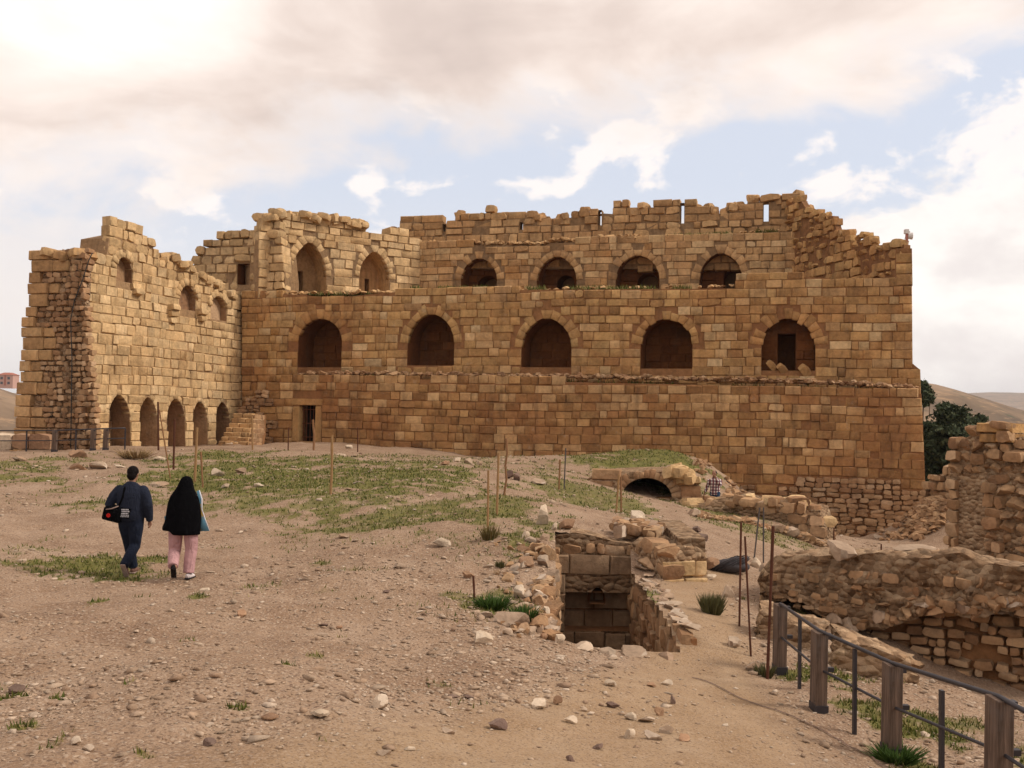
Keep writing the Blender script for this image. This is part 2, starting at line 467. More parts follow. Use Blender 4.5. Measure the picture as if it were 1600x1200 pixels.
for i in range(12):                        # blocky lumps for rubble masonry
    r = random.Random(500 + i); V = []; idx = {}
    for a in (-1, 0, 1):
        for b in (-1, 0, 1):
            for c in (-1, 0, 1):
                if (a, b, c) == (0, 0, 0): continue
                k = abs(a) + abs(b) + abs(c)
                s_ = {1: 0.52, 2: 0.47, 3: 0.415}[k]
                idx[(a, b, c)] = len(V)
                V.append((a * s_ + r.uniform(-.06, .06), b * s_ + r.uniform(-.06, .06), c * s_ + r.uniform(-.06, .06)))
    f = []
    for ax in range(3):
        o1, o2 = (ax + 1) % 3, (ax + 2) % 3
        for sgn in (-1, 1):
            for p in (-1, 0):
                for q in (-1, 0):
                    qd = []
                    for (dp, dq) in ((0, 0), (1, 0), (1, 1), (0, 1)):
                        k = [0, 0, 0]; k[ax] = sgn; k[o1] = p + dp; k[o2] = q + dq
                        qd.append(idx[tuple(k)])
                    f.append(qd if sgn > 0 else qd[::-1])
    CUBES.append((V, f))
ROCKP = []                                # angular weathered rocks
for i in range(14):
    r = random.Random(900 + i); V = []; idx = {}; f = []; n = 4
    pl_ = [(Vector((r.gauss(0, 1), r.gauss(0, 1), r.gauss(0, 1))).normalized(), r.uniform(.20, .40)) for _ in range(12)]
    for ax in range(3):
        for sg in (-1, 1):
            for a in range(n):
                for b in range(n):
                    q = []
                    for (da, db) in ((0, 0), (1, 0), (1, 1), (0, 1)):
                        p = [0, 0, 0]; p[ax] = sg; p[(ax + 1) % 3] = -1 + 2 * (a + da) / n; p[(ax + 2) % 3] = -1 + 2 * (b + db) / n
                        key = tuple(round(c, 3) for c in p)
                        if key not in idx:
                            v = Vector(p); v = v.normalized() * (.5 * v.length + .5) * .5
                            for (nn_, dd) in pl_:                 # chip flat faces off
                                k = v.dot(nn_) - dd
                                if k > 0: v = v - nn_ * k
                            idx[key] = len(V); V.append(tuple(v + Vector((r.uniform(-1, 1), r.uniform(-1, 1), r.uniform(-1, 1))) * .022))
                        q.append(idx[key])
                    f.append(q if sg > 0 else q[::-1])
    ROCKP.append((V, f))
_shared = {}
def proto_mesh(kind, i, mat):
    """one shared mesh datablock per prototype and material"""
    key = (kind, i, mat.name)
    if key not in _shared:
        V, f = {'block': BLOCKS, 'lump': CUBES, 'hull': HULLS, 'rock': ROCKP}[kind][i]
        _shared[key] = mesh('stone', V, f, mat, smooth=(kind != 'hull'))
        if kind != 'hull':
            try: _shared[key].set_sharp_from_angle(angle=math.radians({'block': 34, 'lump': 42, 'rock': 24}[kind]))
            except Exception: pass
    return _shared[key]
def proto_data(kind, i): return {'block': BLOCKS, 'lump': CUBES, 'hull': HULLS, 'rock': ROCKP}[kind][i]

class Stones:
    """stones of one thing: the largest in view become parts, the others one stuff part"""
    def __init__(s, buried=True): s.L = []; s.buried = buried
    def add(s, kind, loc, rot, scale, mat, name='stone'):
        if s.buried and loc[2] + scale[2] * .5 < h1(loc[0], loc[1]) - .12: return
        i = random.randrange(len({'block': BLOCKS, 'lump': CUBES, 'hull': HULLS, 'rock': ROCKP}[kind]))
        px, py, d = pix(loc)
        seen = 1.0 if (-60 < px < 1660 and -60 < py < 1260) else 0.02
        s.L.append((scale[0] * scale[2] / max(d, 1) ** 2 * seen, kind, i, Vector(loc), rot, scale, mat, name))
    def emit(s, root, limit=295):
        s.L.sort(key=lambda a: -a[0])
        o_ = Vector(root.location)
        count = {}
        rest = {}
        for (_, kind, i, loc, rot, scale, mat, name) in s.L:
            c = count.get(name, 0)
            if c < limit:
                count[name] = c + 1
                ob(name, proto_mesh(kind, i, mat), root, loc - o_, rot, scale)
            else: rest.setdefault(mat.name, []).append((kind, i, loc - o_, rot, scale, mat))
        for k, L in rest.items():
            V = []; f = []
            for (kind, i, loc, rot, scale, mat) in L:
                pv, pf = proto_data(kind, i)
                from mathutils import Euler
                R = Euler(rot).to_matrix()
                n = len(V)
                sc = Vector(scale)
                V += [tuple(R @ Vector((a[0] * sc.x, a[1] * sc.y, a[2] * sc.z)) + loc) for a in pv]
                f += [[q + n for q in a] for a in pf]
            me = mesh('stone_infill', V, f, mat, smooth=True)
            try: me.set_sharp_from_angle(angle=math.radians(60))
            except Exception: pass
            tag(ob('stone_infill', me, root), kind='stuff')
# ------------------------------------------------------------------ wall building
class Frame:
    """a (slightly battered) vertical plane: u runs left to right as seen from its front"""
    def __init__(s, p0, p1, batter=0.0, zb=0.0, off=0.0):
        s.e = Vector((p1[0] - p0[0], p1[1] - p0[1], 0)).normalized()
        s.n = Vector((s.e.y, -s.e.x, 0))
        s.O = Vector((p0[0], p0[1], 0)) + s.n * off
        s.b = batter; s.zb = zb
        s.ang = math.atan2(s.e.y, s.e.x)
    def uv(s, px, py):
        r = ray(px, py)
        k = s.b
        a11, a12, b1 = r.x + s.n.x * k * r.z, -s.e.x, s.O.x - CAM.x - s.n.x * k * (CAM.z - s.zb)
        a21, a22, b2 = r.y + s.n.y * k * r.z, -s.e.y, s.O.y - CAM.y - s.n.y * k * (CAM.z - s.zb)
        det = a11 * a22 - a12 * a21
        D = (b1 * a22 - a12 * b2) / det; u = (a11 * b2 - b1 * a21) / det
        return (u, CAM.z + r.z * D)
    def w(s, u, z, d=0.0):
        return s.O + s.e * u + s.n * (d - s.b * (z - s.zb)) + Vector((0, 0, z))
    def back(s, d):
        f = Frame.__new__(Frame); f.e = s.e; f.n = s.n; f.b = s.b; f.zb = s.zb; f.ang = s.ang
        f.O = s.O - s.n * d
        return f

class Hole:
    def __init__(s, fr, xl, xr, ysill, ytop, kind='point', rise=None, depth=1.0, ring=0.0, through=False, door=None, zbase=None, back=True):
        xm = (xl + xr) / 2
        ym = (ysill + ytop) / 2
        s.u0 = fr.uv(xl, ym)[0]; s.u1 = fr.uv(xr, ym)[0]
        s.z0 = fr.uv(xm, ysill)[1] if zbase is None else zbase
        s.z1 = fr.uv(xm, ytop)[1]
        s.c = (s.u0 + s.u1) / 2; s.a = (s.u1 - s.u0) / 2
        s.kind = kind; s.depth = depth; s.ring = ring; s.through = through; s.door = door; s.backwall = back
        full = s.z1 - s.z0
        s.rise = {'rect': 0.0, 'round': min(s.a * 0.98, full * .8), 'point': min(s.a * 1.22, full * .85), 'seg': full * .98}[kind] if rise is None else rise
        s.zs = s.z1 - s.rise
    def half(s, z):
        if z < s.z0 or z > s.z1: return 0.0
        if z <= s.zs or s.kind == 'rect': return s.a
        dz = z - s.zs
        if s.kind == 'seg': return s.a * math.sqrt(max(0, 1 - (dz / s.rise) ** 2))
        R = (s.a ** 2 + s.rise ** 2) / (2 * s.a)
        if R >= s.a * 0.999: return max(0.0, math.sqrt(max(0, R * R - dz * dz)) - (R - s.a))
        return s.a * math.sqrt(max(0, 1 - (dz / s.rise) ** 2))
    def arc(s, n):
        """points of the arch from left spring over the crown to right spring"""
        L = []
        fine = []
        for i in range(61):
            t = i / 60
            z = s.zs + s.rise * math.sin(t * math.pi / 2)
            fine.append((s.half(z if i < 60 else s.z1 - 1e-6) if i < 60 else 0.0, z))
        # equal steps along the curve
        d = [0]
        for i in range(60): d.append(d[-1] + math.dist(fine[i], fine[i + 1]))
        def at(q):
            for i in range(60):
                if d[i + 1] >= q or i == 59:
                    k = (q - d[i]) / max(d[i + 1] - d[i], 1e-9); k = min(max(k, 0), 1)
                    return (fine[i][0] * (1 - k) + fine[i + 1][0] * k, fine[i][1] * (1 - k) + fine[i + 1][1] * k)
        h = n // 2
        left = [at(d[-1] * i / h) for i in range(h + 1)]
        L = [(s.c - a, z) for a, z in left] + [(s.c + a, z) for a, z in left[::-1][1:]]
        return L
    def outline(s, n=14):
        if s.kind == 'rect': return [(s.u0, s.z0), (s.u0, s.z1), (s.u1, s.z1), (s.u1, s.z0)]
        return [(s.u0, s.z0)] + s.arc(n) + [(s.u1, s.z0)]
    def span(s, z0, z1, ring):
        """widest blocked u range between two heights"""
        hs = [s.half(z0 + (z1 - z0) * t) for t in (0.02, .25, .5, .75, .98)]
        hw = max(hs)
        rg = ring if (z1 > s.zs - 0.05) else 0.0
        top = s.z1 + ring
        if z0 >= top or z1 <= s.z0: return None
        if hw <= 0:
            if z0 < top and z1 > s.z0 and ring > 0 and z0 >= s.zs:
                t = max(0.0, 1 - (max(z0, s.z1) - s.z1) / ring)
                return (s.c - 0.55 * s.a * t - .05, s.c + 0.55 * s.a * t + .05) if t > 0 else None
            return None
        return (s.c - hw - rg, s.c + hw + rg)

def inside(poly, u, z):
    c = False
    for i in range(len(poly)):
        a, b = poly[i], poly[i - 1]
        if (a[1] > z) != (b[1] > z) and u < (b[0] - a[0]) * (z - a[1]) / (b[1] - a[1]) + a[0]: c = not c
    return c
def spans(poly, z):
    xs = sorted((b[0] - a[0]) * (z - a[1]) / (b[1] - a[1]) + a[0] for a, b in zip(poly, poly[1:] + poly[:1]) if (a[1] > z) != (b[1] > z))
    return list(zip(xs[::2], xs[1::2]))

def lay(stones, fr, poly, holes=(), ch=(0.42, 0.54), lw=(0.45, 1.25), mat=None, depth=0.4, proud=0.025, gap=0.012, name='stone', kind='block',
        z0=None, z1=None, rubble_below=None, miss=0.0, wild=0.0, seed=1, matf=None, deep=None, lumps=0.0, rocky=0.0, dfn=None):
    r = random.Random(seed)
    zs = [p[1] for p in poly]
    z = min(zs) if z0 is None else z0
    zt = max(zs) if z1 is None else z1
    while z < zt - 0.08:
        h = r.uniform(*ch) * (r.choice([1, 1, 1, .86, 1.1]))
        for (a, b) in spans(poly, z + h * 0.55):
            blocks = [sp for sp in (q.span(z, z + h, q.ring) for q in holes) if sp]
            free = [(a, b)]
            for (p, q) in blocks:
                nf = []
                for (s0, s1) in free:
                    if q <= s0 or p >= s1: nf.append((s0, s1)); continue
                    if p - s0 > 0.12: nf.append((s0, p))
                    if s1 - q > 0.12: nf.append((q, s1))
                free = nf
            for (s0, s1) in free:
                u = s0
                if kind == 'lump' : u += r.uniform(-.05, .05)
                while u < s1 - 0.03:
                    w = r.uniform(*lw)
                    if r.random() < 0.25: w *= 0.7
                    if s1 - (u + w) < lw[0] * 0.75: w = s1 - u
                    if w > lw[1] * 1.35: w = w / 2
                    c = u + w / 2
                    hh = h; zc = z + h / 2
                    k = kind; nm = name; mt = mat; dp = deep(c, zc) if deep else depth
                    if lumps and r.random() < (lumps(c, zc) if callable(lumps) else lumps): k = 'lump'
                    rub = rubble_below is not None and zc < rubble_below(c)
                    if r.random() >= miss:
                        pr = r.uniform(-0.5, 1) * proud
                        if wild: pr += r.uniform(-1, 1) * wild
                        if dfn: pr += dfn(c, zc)
                        zc += .16 * float(vnoise(np.array([c * .22]), np.array([zc * .35]), seed)[0]) + .05 * float(vnoise(np.array([c * .9]), np.array([zc * .5]), seed + 3)[0])
                        mt = matf(c, zc, mat) if matf else mat
                        if rub:
                            # small irregular stones fill the same space
                            nn = max(1, round(w / 0.42))
                            for q in range(nn):
                                for v in range(2):
                                    cw = w / nn
                                    stones.add('lump', fr.w(u + cw * (q + .5) + r.uniform(-.04, .04), z + h * (v + .5) / 2 + r.uniform(-.03, .03), -0.02 + r.uniform(-.06, .05)),
                                               (r.uniform(-.15, .15), r.uniform(-.2, .2), fr.ang), (cw * r.uniform(.8, 1.08), .4, h / 2 * r.uniform(.8, 1.1)), M['rubble'], nm)
                        elif k == 'block':
                            stones.add('block', fr.w(c, zc + r.uniform(-.014, .014), pr + 0.03), (r.uniform(-.03, .03), r.uniform(-.016, .016), fr.ang + r.uniform(-.02, .02)), (w - gap * r.uniform(.5, 1.4), dp, hh - gap * r.uniform(.6, 1.3)), mt, nm)
                        else:
                            rk = r.random() < rocky; kk = 1.28 if rk else 1.0
                            stones.add('rock' if rk else 'lump', fr.w(c, zc + r.uniform(-.03, .03), pr - dp * 0.35), (r.uniform(-.2, .2), r.uniform(-.14, .14), fr.ang + r.uniform(-.12, .12)),
                                       (w * r.uniform(.82, 1.02) * kk, dp * kk, hh * r.uniform(.8, 1.05) * kk), mt, nm)
                    u += w
        z += h

def tri_fill(poly, holes):
    loops = [poly] + holes
    v = []; e = []
    for L in loops:
        n = len(v); v += [Vector(p) for p in L]
        e += [(n + i, n + (i + 1) % len(L)) for i in range(len(L))]
    ov, oe, of, *_ = delaunay_2d_cdt(v, e, [], 0, 1e-5)
    res = []
    for f in of:
        c = sum((ov[i] for i in f), Vector((0, 0))) / len(f)
        if inside(poly, c.x, c.y) and not any(inside(h, c.x, c.y) for h in holes): res.append(tuple(f))
    return [(p.x, p.y) for p in ov], res

def core(root, fr, poly, holes, thick, mat, name='wall_core', face=-0.012, niche_mat=None, stones=None, seed=1):
    """the wall behind its facing stones, with real openings"""
    o_ = Vector(root.location)
    mb = MB()
    outs = [h.outline() for h in holes]
    v2, tr = tri_fill(poly, outs)
    # make sure triangles face the front (counter-clockwise in u,z seen from the front)
    tr2 = []
    for f in tr:
        a, b, c = (v2[i] for i in f[:3])
        tr2.append(f if (b[0] - a[0]) * (c[1] - a[1]) - (b[1] - a[1]) * (c[0] - a[0]) > 0 else f[::-1])
    mb.add([fr.w(u, z, face) for u, z in v2], tr2)
    n = len(poly)
    area = sum(poly[i - 1][0] * poly[i][1] - poly[i][0] * poly[i - 1][1] for i in range(n))
    pl = poly if area > 0 else poly[::-1]
    mb.add([fr.w(u, z, face) for u, z in pl] + [fr.w(u, z, -thick) for u, z in pl],
           [(i, i + n, (i + 1) % n + n, (i + 1) % n) for i in range(n)])
    thr = [o for h, o in zip(holes, outs) if h.through]
    vb, tb = tri_fill(poly, thr)
    mb.add([fr.w(u, z, -thick) for u, z in vb], [f[::-1] for f in tb])
    mb.v = [p - o_ for p in mb.v]
    mb.build(name, mat, root)
    for h, o in zip(holes, outs):
        d = thick if h.through else h.depth
        nb = MB(); k = len(o)
        nb.add([fr.w(u, z, face) for u, z in o] + [fr.w(u, z, -d) for u, z in o], [(i, (i + 1) % k, (i + 1) % k + k, i + k) for i in range(k)])
        if not h.through and h.backwall:
            door = [h.door.outline()] if h.door else []
            vv, tt = tri_fill(o, door)
            nb.add([fr.w(u, z, -d) for u, z in vv], tt)
            for dd in door:
                kk = len(dd)
                nb.add([fr.w(u, z, -d) for u, z in dd] + [fr.w(u, z, -d - h.door.depth) for u, z in dd],
                       [(i, (i + 1) % kk, (i + 1) % kk + kk, i + kk) for i in range(kk)] + [tuple(range(kk, 2 * kk))])
        nb.v = [p - o_ for p in nb.v]
        nb.build('niche' if not h.through else 'slit', niche_mat or mat, root)

def ring_stones(root, fr, h, nv, t, mat, depth=0.4, proud=0.02, seed=1, jag=0.0, name='arch_stone'):
    """wedge stones round an arch, each an object"""
    r = random.Random(seed)
    pts = h.arc(nv * 2)
    o_ = Vector(root.location)
    cs = []
    for i in range(0, len(pts) - 2 + 1, 2):
        if i + 2 >= len(pts): break
        a, m_, b = pts[i], pts[i + 1], pts[i + 2]
        def nrm(p, q0, q1):
            tx, tz = q1[0] - q0[0], q1[1] - q0[1]; L = math.hypot(tx, tz) or 1
            return (-tz / L, tx / L)
        na = nrm(a, pts[max(i - 1, 0)], pts[i + 1]); nb = nrm(b, pts[i + 1], pts[min(i + 3, len(pts) - 1)])
        if r.random() < .13 and 0 < i < len(pts) - 4: continue
        tt = t * r.uniform(.7, 1.25); inn = -r.uniform(0, jag)
        quad = [(a[0] + na[0] * inn, a[1] + na[1] * inn), (b[0] + nb[0] * inn, b[1] + nb[1] * inn), (b[0] + nb[0] * tt, b[1] + nb[1] * tt), (a[0] + na[0] * tt, a[1] + na[1] * tt)]
        cx = sum(q[0] for q in quad) / 4; cz = sum(q[1] for q in quad) / 4
        q1 = [(cx + (u - cx) * .965, cz + (z - cz) * .97) for u, z in quad]
        q2 = [(cx + (u - cx) * .86, cz + (z - cz) * .9) for u, z in quad]
        pr = proud * r.uniform(.3, 1.2)
        c0 = fr.w(cx, cz, 0)
        V = [fr.w(u, z, pr - 0.02 + r.uniform(-.01, .01)) - c0 for u, z in q1] + [fr.w(u, z, pr + r.uniform(-.015, .015)) - c0 for u, z in q2] + [fr.w(u, z, pr - depth) - c0 for u, z in q1]
        Fc = []
        for k in range(4):
            k2 = (k + 1) % 4
            Fc += [(k2, k, k + 4, k2 + 4), (k, k2, k2 + 8, k + 8)]
        Fc += [(7, 6, 5, 4), (8, 9, 10, 11)]
        # the ring runs clockwise from the left, so flip where needed
        ob(name, mesh('arch_stone', V, [q[::-1] for q in Fc], mat, True), root, c0 - o_)

def debris(root, fr, u0, u1, z, d0, d1, n, size, mat, seed=1, zf=None, limit_stuff=True):
    """loose rubble lying on a ledge: many pieces, one part of kind stuff"""
    r = random.Random(seed); o_ = Vector(root.location); V = []; f = []
    for i in range(n):
        pv, pf = HULLS[r.randrange(len(HULLS))]
        u = r.uniform(u0, u1); s_ = r.uniform(*size); zz = zf(u) if zf else z
        c = fr.w(u, zz + s_ * r.uniform(.1, .45), r.uniform(d0, d1)) - o_
        R = Matrix.Rotation(r.uniform(0, 6.28), 3, 'Z') @ Matrix.Rotation(r.uniform(-.5, .5), 3, 'X')
        k = len(V); sx = s_ * r.uniform(.8, 1.6)
        V += [R @ Vector((a[0] * sx, a[1] * s_, a[2] * s_ * .8)) + c for a in pv]; f += [[q + k for q in t] for t in pf]
    tag(ob('ledge_rubble', mesh('ledge_rubble', V, f, mat), root), kind='stuff')

def poly_uv(fr, pts): return [fr.uv(x, y) for x, y in pts]
def shrink_top(poly, dz, zmin):
    return [(u, z - dz if z > zmin else z) for u, z in poly]
# ------------------------------------------------------------------ the castle: frames
KX = 0.00017
def fac(x, off=0.0):
    """point on the front plane of the keep under photo column x (plan)"""
    r = ray(x, 640)
    D = 49.8 / (1 + KX * F * r.x)
    return Vector((r.x * D, D, 0))
_a, _b = fac(380), fac(1440)
FL = Frame(_a, _b)                      # lower tier
FM = FL.back(1.1)                       # middle tier
FU = FL.back(9.0)                       # upper tier, across the terrace
FP = FL.back(10.0)                      # parapet

def crs(poly, seed): return random.Random(seed)

# ---- lower wall
t = thing('castle_wall', 'lower tier of the keep wall in brown ashlar with a small barred doorway', 'castle wall', tuple(FL.w(14, 0, 0)), 'tiers of the keep wall')
pl = poly_uv(FL, [(372, 900), (372, 640), (392, 620), (440, 590), (560, 588), (800, 592), (1000, 596), (1200, 600), (1330, 605), (1440, 612), (1446, 760), (1448, 900)])
door = Hole(FL, 467, 493, 690, 633, 'rect', depth=0.9, ring=0.0)
jz = door.z1
def ztop_l(u):
    c = [p for p in pl if p[1] > 3]
    return float(np.interp(u, [p[0] for p in c], [p[1] for p in c]))
st = Stones()
rubb = [FL.uv(*p) for p in ((1150, 760), (1200, 772), (1260, 748), (1350, 752), (1446, 762))]
def rub_line(u):
    if u < rubb[0][0]: return -9 if u > FL.uv(450, 650)[0] else (FL.uv(430, 660)[1] if u < FL.uv(432, 640)[0] else -9)
    for a, b in zip(rubb, rubb[1:]):
        if a[0] <= u <= b[0]: return a[1] + (b[1] - a[1]) * (u - a[0]) / (b[0] - a[0])
    return rubb[-1][1]
_uL, _zL = FL.uv(430, 0)[0], FL.uv(430, 625)[1]
def rub2(u):
    if u < _uL: return 99.0
    return rub_line(u)
wide = Hole(FL, 457, 503, 692, 622, 'rect')          # jambs and lintel of the doorway
lay(st, FL, pl, [wide], ch=(0.37, 0.46), lw=(0.36, 1.0), mat=M['lower'], rubble_below=rub2, seed=3, miss=0.006, wild=0.012, lumps=.03,
    matf=lambda u, z, m_: M['upper'] if random.random() < (.5 if z > ztop_l(u) - 1.3 else .14) else m_)
core(t, FL, [(u, z - 0.10 if z > 2 else z) for u, z in pl], [door], 3.0, M['mortar'])
# door frame of long dressed stones
o_ = Vector(t.location)
for (xa, xb, ya, yb) in ((458, 467, 634, 692), (493, 502, 634, 692), (456, 505, 622, 634), (462, 498, 689, 694)):
    (u0, z1), (u1, z0) = FL.uv(xa, ya), FL.uv(xb, yb)
    st.add('block', FL.w((u0 + u1) / 2, (z0 + z1) / 2, 0.05), (0, 0, FL.ang), (u1 - u0 - .02, .5, z1 - z0 - .02), M['middle'], 'door_stone')
st.emit(t)
gate = MB()
for k in range(5):
    u = door.u0 + (door.u1 - door.u0) * (k + .5) / 5
    gate.tube([FL.w(u, door.z0, -.35), FL.w(u, door.z1, -.35)], .016, 6)
for zf in (.12, .5, .88):
    z = door.z0 + (door.z1 - door.z0) * zf
    gate.tube([FL.w(door.u0, z, -.35), FL.w(door.u1, z, -.35)], .018, 6)
gate.v = [p - o_ for p in gate.v]
M['rust'] = plain_mat('rusty_iron', (0.16, 0.055, 0.025), 0.8, 0.2, 0.4, 14)
M['iron'] = plain_mat('dark_iron', (0.045, 0.045, 0.05), 0.55, 0.6, 0.3, 14)
gate.build('door_grille', M['rust'], t)
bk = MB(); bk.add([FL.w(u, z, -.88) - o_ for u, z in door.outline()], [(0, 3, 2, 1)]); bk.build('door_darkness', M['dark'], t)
debris(t, FL, FL.uv(460, 600)[0], FL.uv(1438, 600)[0], 0, -.75, -.02, 700, (.14, .40), M['rubble'], 4, zf=lambda u: ztop_l(u) + .10)

# ---- middle wall with five big niches
t = thing('castle_wall', 'middle tier of the keep wall in tan ashlar with five wide arched niches', 'castle wall', tuple(FM.w(14, 0, 0)), 'tiers of the keep wall')
pm_ = poly_uv(FM, [(378, 640), (378, 454), (440, 457), (480, 459), (530, 466), (560, 459), (640, 452), (720, 451), (900, 450), (1000, 449), (1148, 448), (1150, 431), (1260, 430), (1425, 441), (1426, 568), (1438, 578), (1440, 640)])
hs = [Hole(FM, 466, 534, 574, 498, 'round', depth=1.9, ring=.62), Hole(FM, 637, 710, 571, 489, 'point', depth=1.9, ring=.55, rise=1.55), Hole(FM, 815, 893, 574, 496, 'point', depth=1.9, ring=.6, rise=1.5),
      Hole(FM, 1001, 1082, 576, 498, 'round', depth=1.9, ring=.55), Hole(FM, 1190, 1274, 579, 497, 'point', depth=.85, ring=.62, rise=1.25)]
bm_ = FM.back(.85)
hs[4].door = Hole(bm_, 1215, 1243, 581, 521, 'rect', depth=1.9)
st = Stones()
lay(st, FM, pm_, hs, ch=(0.36, 0.45), lw=(0.38, 1.1), mat=M['middle'], seed=5, wild=.010, lumps=.02, matf=lambda u, z, m_: random.choices([m_, M['pale'], M['lower'], M['upper']], [.68, .10, .08, .14])[0])
for k, h in enumerate(hs):
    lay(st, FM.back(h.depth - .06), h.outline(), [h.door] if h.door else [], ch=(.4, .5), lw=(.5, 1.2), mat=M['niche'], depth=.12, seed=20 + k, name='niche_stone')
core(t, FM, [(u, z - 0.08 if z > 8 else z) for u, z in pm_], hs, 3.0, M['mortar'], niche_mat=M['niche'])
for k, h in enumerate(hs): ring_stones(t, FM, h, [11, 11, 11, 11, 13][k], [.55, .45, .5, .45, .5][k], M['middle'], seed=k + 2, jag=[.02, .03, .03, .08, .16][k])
st.emit(t)
debris(t, FM, FM.uv(400, 460)[0], FM.uv(620, 460)[0], 8.95, -1.2, 0.02, 130, (.15, .42), M['upper'], 6)
debris(t, FM, FM.uv(620, 460)[0], FM.uv(1300, 460)[0], 9.0, -1.0, -0.05, 90, (.12, .3), M['upper'], 8)
o_ = Vector(t.location)
# terrace behind the middle wall
tb = MB()
us = [FM.uv(380, 450)[0] - .5, FM.uv(1430, 450)[0]]
tb.add([FM.w(us[0], 8.75, -2.9) - o_, FM.w(us[1], 8.75, -2.9) - o_, FM.w(us[1], 8.75, -9.5) - o_, FM.w(us[0], 8.75, -12) - o_], [(0, 1, 2, 3)])
tb.build('terrace', M['earth'], t)
for (px, py, s_) in ((1222, 580, .42), (1205, 574, .38), (1258, 583, .5)):
    u, z = FM.uv(px, py)
    ob('fallen_stone', proto_mesh('lump', 3, M['middle']), t, FM.w(u, z + .12, -.12) - o_, (.5, .7, .4), (s_ * 1.3, s_, s_ * .8))

# ---- upper wall with four niches
t = thing('castle_wall', 'upper tier of the keep wall set back above the terrace, with four low pointed niches', 'castle wall', tuple(FU.w(14, 8.6, 0)), 'tiers of the keep wall')
zb = 8.2
pu = [(FU.uv(648, 450)[0], zb)] + poly_uv(FU, [(648, 379), (720, 381), (850, 382), (860, 378), (980, 373), (1060, 369), (1130, 365), (1215, 360), (1262, 358)]) + [(FU.uv(1262, 450)[0], zb)]
hu = [Hole(FU, 724, 780, 0, 403, 'point', depth=1.6, ring=.5, zbase=zb + .5, rise=1.3), Hole(FU, 842, 904, 0, 400, 'point', depth=1.6, ring=.5, zbase=zb + .5, rise=1.4),
      Hole(FU, 965, 1033, 0, 398, 'point', depth=1.6, ring=.5, zbase=zb + .5, rise=1.4), Hole(FU, 1095, 1162, 0, 394, 'point', depth=1.6, ring=.5, zbase=zb + .5, rise=1.5)]
FUb = FU.back(1.6)
for h, (xa, xb, yt) in zip(hu, ((751, 780, 431), (874, 901, 430), (999, 1031, 427), (1133, 1160, 421))):
    h.door = Hole(FUb, xa, xb, 0, yt, 'point', depth=1.5, zbase=zb + .52, rise=.5)
st = Stones()
lay(st, FU, pu, hu, ch=(.37, .47), lw=(.42, 1.15), mat=M['upper'], seed=7, wild=.012, lumps=.04, matf=lambda u, z, m_: random.choices([m_, M['pale'], M['middle']], [.68, .16, .16])[0])
for k, h in enumerate(hu):
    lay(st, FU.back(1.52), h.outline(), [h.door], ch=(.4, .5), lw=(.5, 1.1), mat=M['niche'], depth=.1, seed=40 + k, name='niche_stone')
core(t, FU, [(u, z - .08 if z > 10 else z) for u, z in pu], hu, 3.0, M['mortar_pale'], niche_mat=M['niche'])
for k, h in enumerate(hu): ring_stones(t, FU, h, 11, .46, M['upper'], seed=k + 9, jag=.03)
st.emit(t)
def ztop_u(u):
    for a, b in zip(pu[1:-1], pu[2:-1]):
        if a[0] <= u <= b[0]: return a[1] + (b[1] - a[1]) * (u - a[0]) / (b[0] - a[0])
    return pu[-2][1]
debris(t, FU, pu[1][0], FU.uv(1010, 370)[0], 0, -1.0, -.05, 330, (.16, .5), M['upper'], 9, zf=ztop_u)
debris(t, FU, FU.uv(1010, 370)[0], FU.uv(1255, 370)[0], 0, -1.0, -.1, 120, (.10, .26), M['upper'], 10, zf=ztop_u)

# ---- parapet with arrow slits
t = thing('castle_wall', 'ragged parapet with narrow arrow slits running along the top of the keep', 'castle wall', tuple(FP.w(14, 11, 0)), 'tiers of the keep wall')
sky_p = [(596, 366), (615, 357), (624, 356), (625, 336), (640, 335), (660, 340), (692, 340), (694, 345), (698, 347), (710, 344), (712, 329), (735, 328), (738, 336), (757, 337), (758, 326), (772, 325), (785, 329), (800, 325), (822, 328), (838, 330), (842, 337),
         (856, 337), (892, 333), (894, 322), (912, 323), (938, 325), (943, 324), (957, 325), (959, 311), (983, 312), (986, 321), (993, 327), (1000, 319), (1012, 327), (1018, 321), (1023, 310), (1050, 309), (1084, 308), (1090, 314), (1106, 319), (1112, 328), (1137, 328), (1140, 317), (1167, 315), (1168, 305), (1206, 306), (1214, 304), (1250, 303), (1256, 313), (1266, 322), (1272, 332), (1290, 333), (1300, 345)]
pp_ = poly_uv(FP, [(596, 420)] + sky_p + [(1300, 420)])
slits = [Hole(FP, 692, 696, 362, 350, 'rect', through=True), Hole(FP, 812, 817, 359, 347, 'rect', through=True), Hole(FP, 935, 940, 352, 328, 'rect', through=True),
         Hole(FP, 1063, 1069, 349, 317, 'rect', through=True), Hole(FP, 1193, 1201, 346, 316, 'rect', through=True)]
st = Stones()
lay(st, FP, pp_, slits, ch=(.40, .56), lw=(.5, 1.25), mat=M['upper'], seed=13, wild=.06, proud=.05, depth=.75, gap=.04, miss=.03, lumps=.3)
for i in range(60):
    px = random.uniform(600, 1290); u, z = FP.uv(px, np.interp(px, [q[0] for q in sky_p], [q[1] for q in sky_p]))
    if not any(abs(u - h.c) < h.a + .5 for h in slits): st.add('lump', FP.w(u, z + random.uniform(-.4, .02), random.uniform(-.6, -.1)), (random.uniform(-.25, .25), random.uniform(-.3, .3), random.uniform(0, 3)), (random.uniform(.35, .9), random.uniform(.35, .6), random.uniform(.25, .5)), M['upper'], 'stone')
core(t, FP, [(u, z - .35 if z > 12 else z) for u, z in pp_], slits, .7, M['mortar_pale'])
st.emit(t)

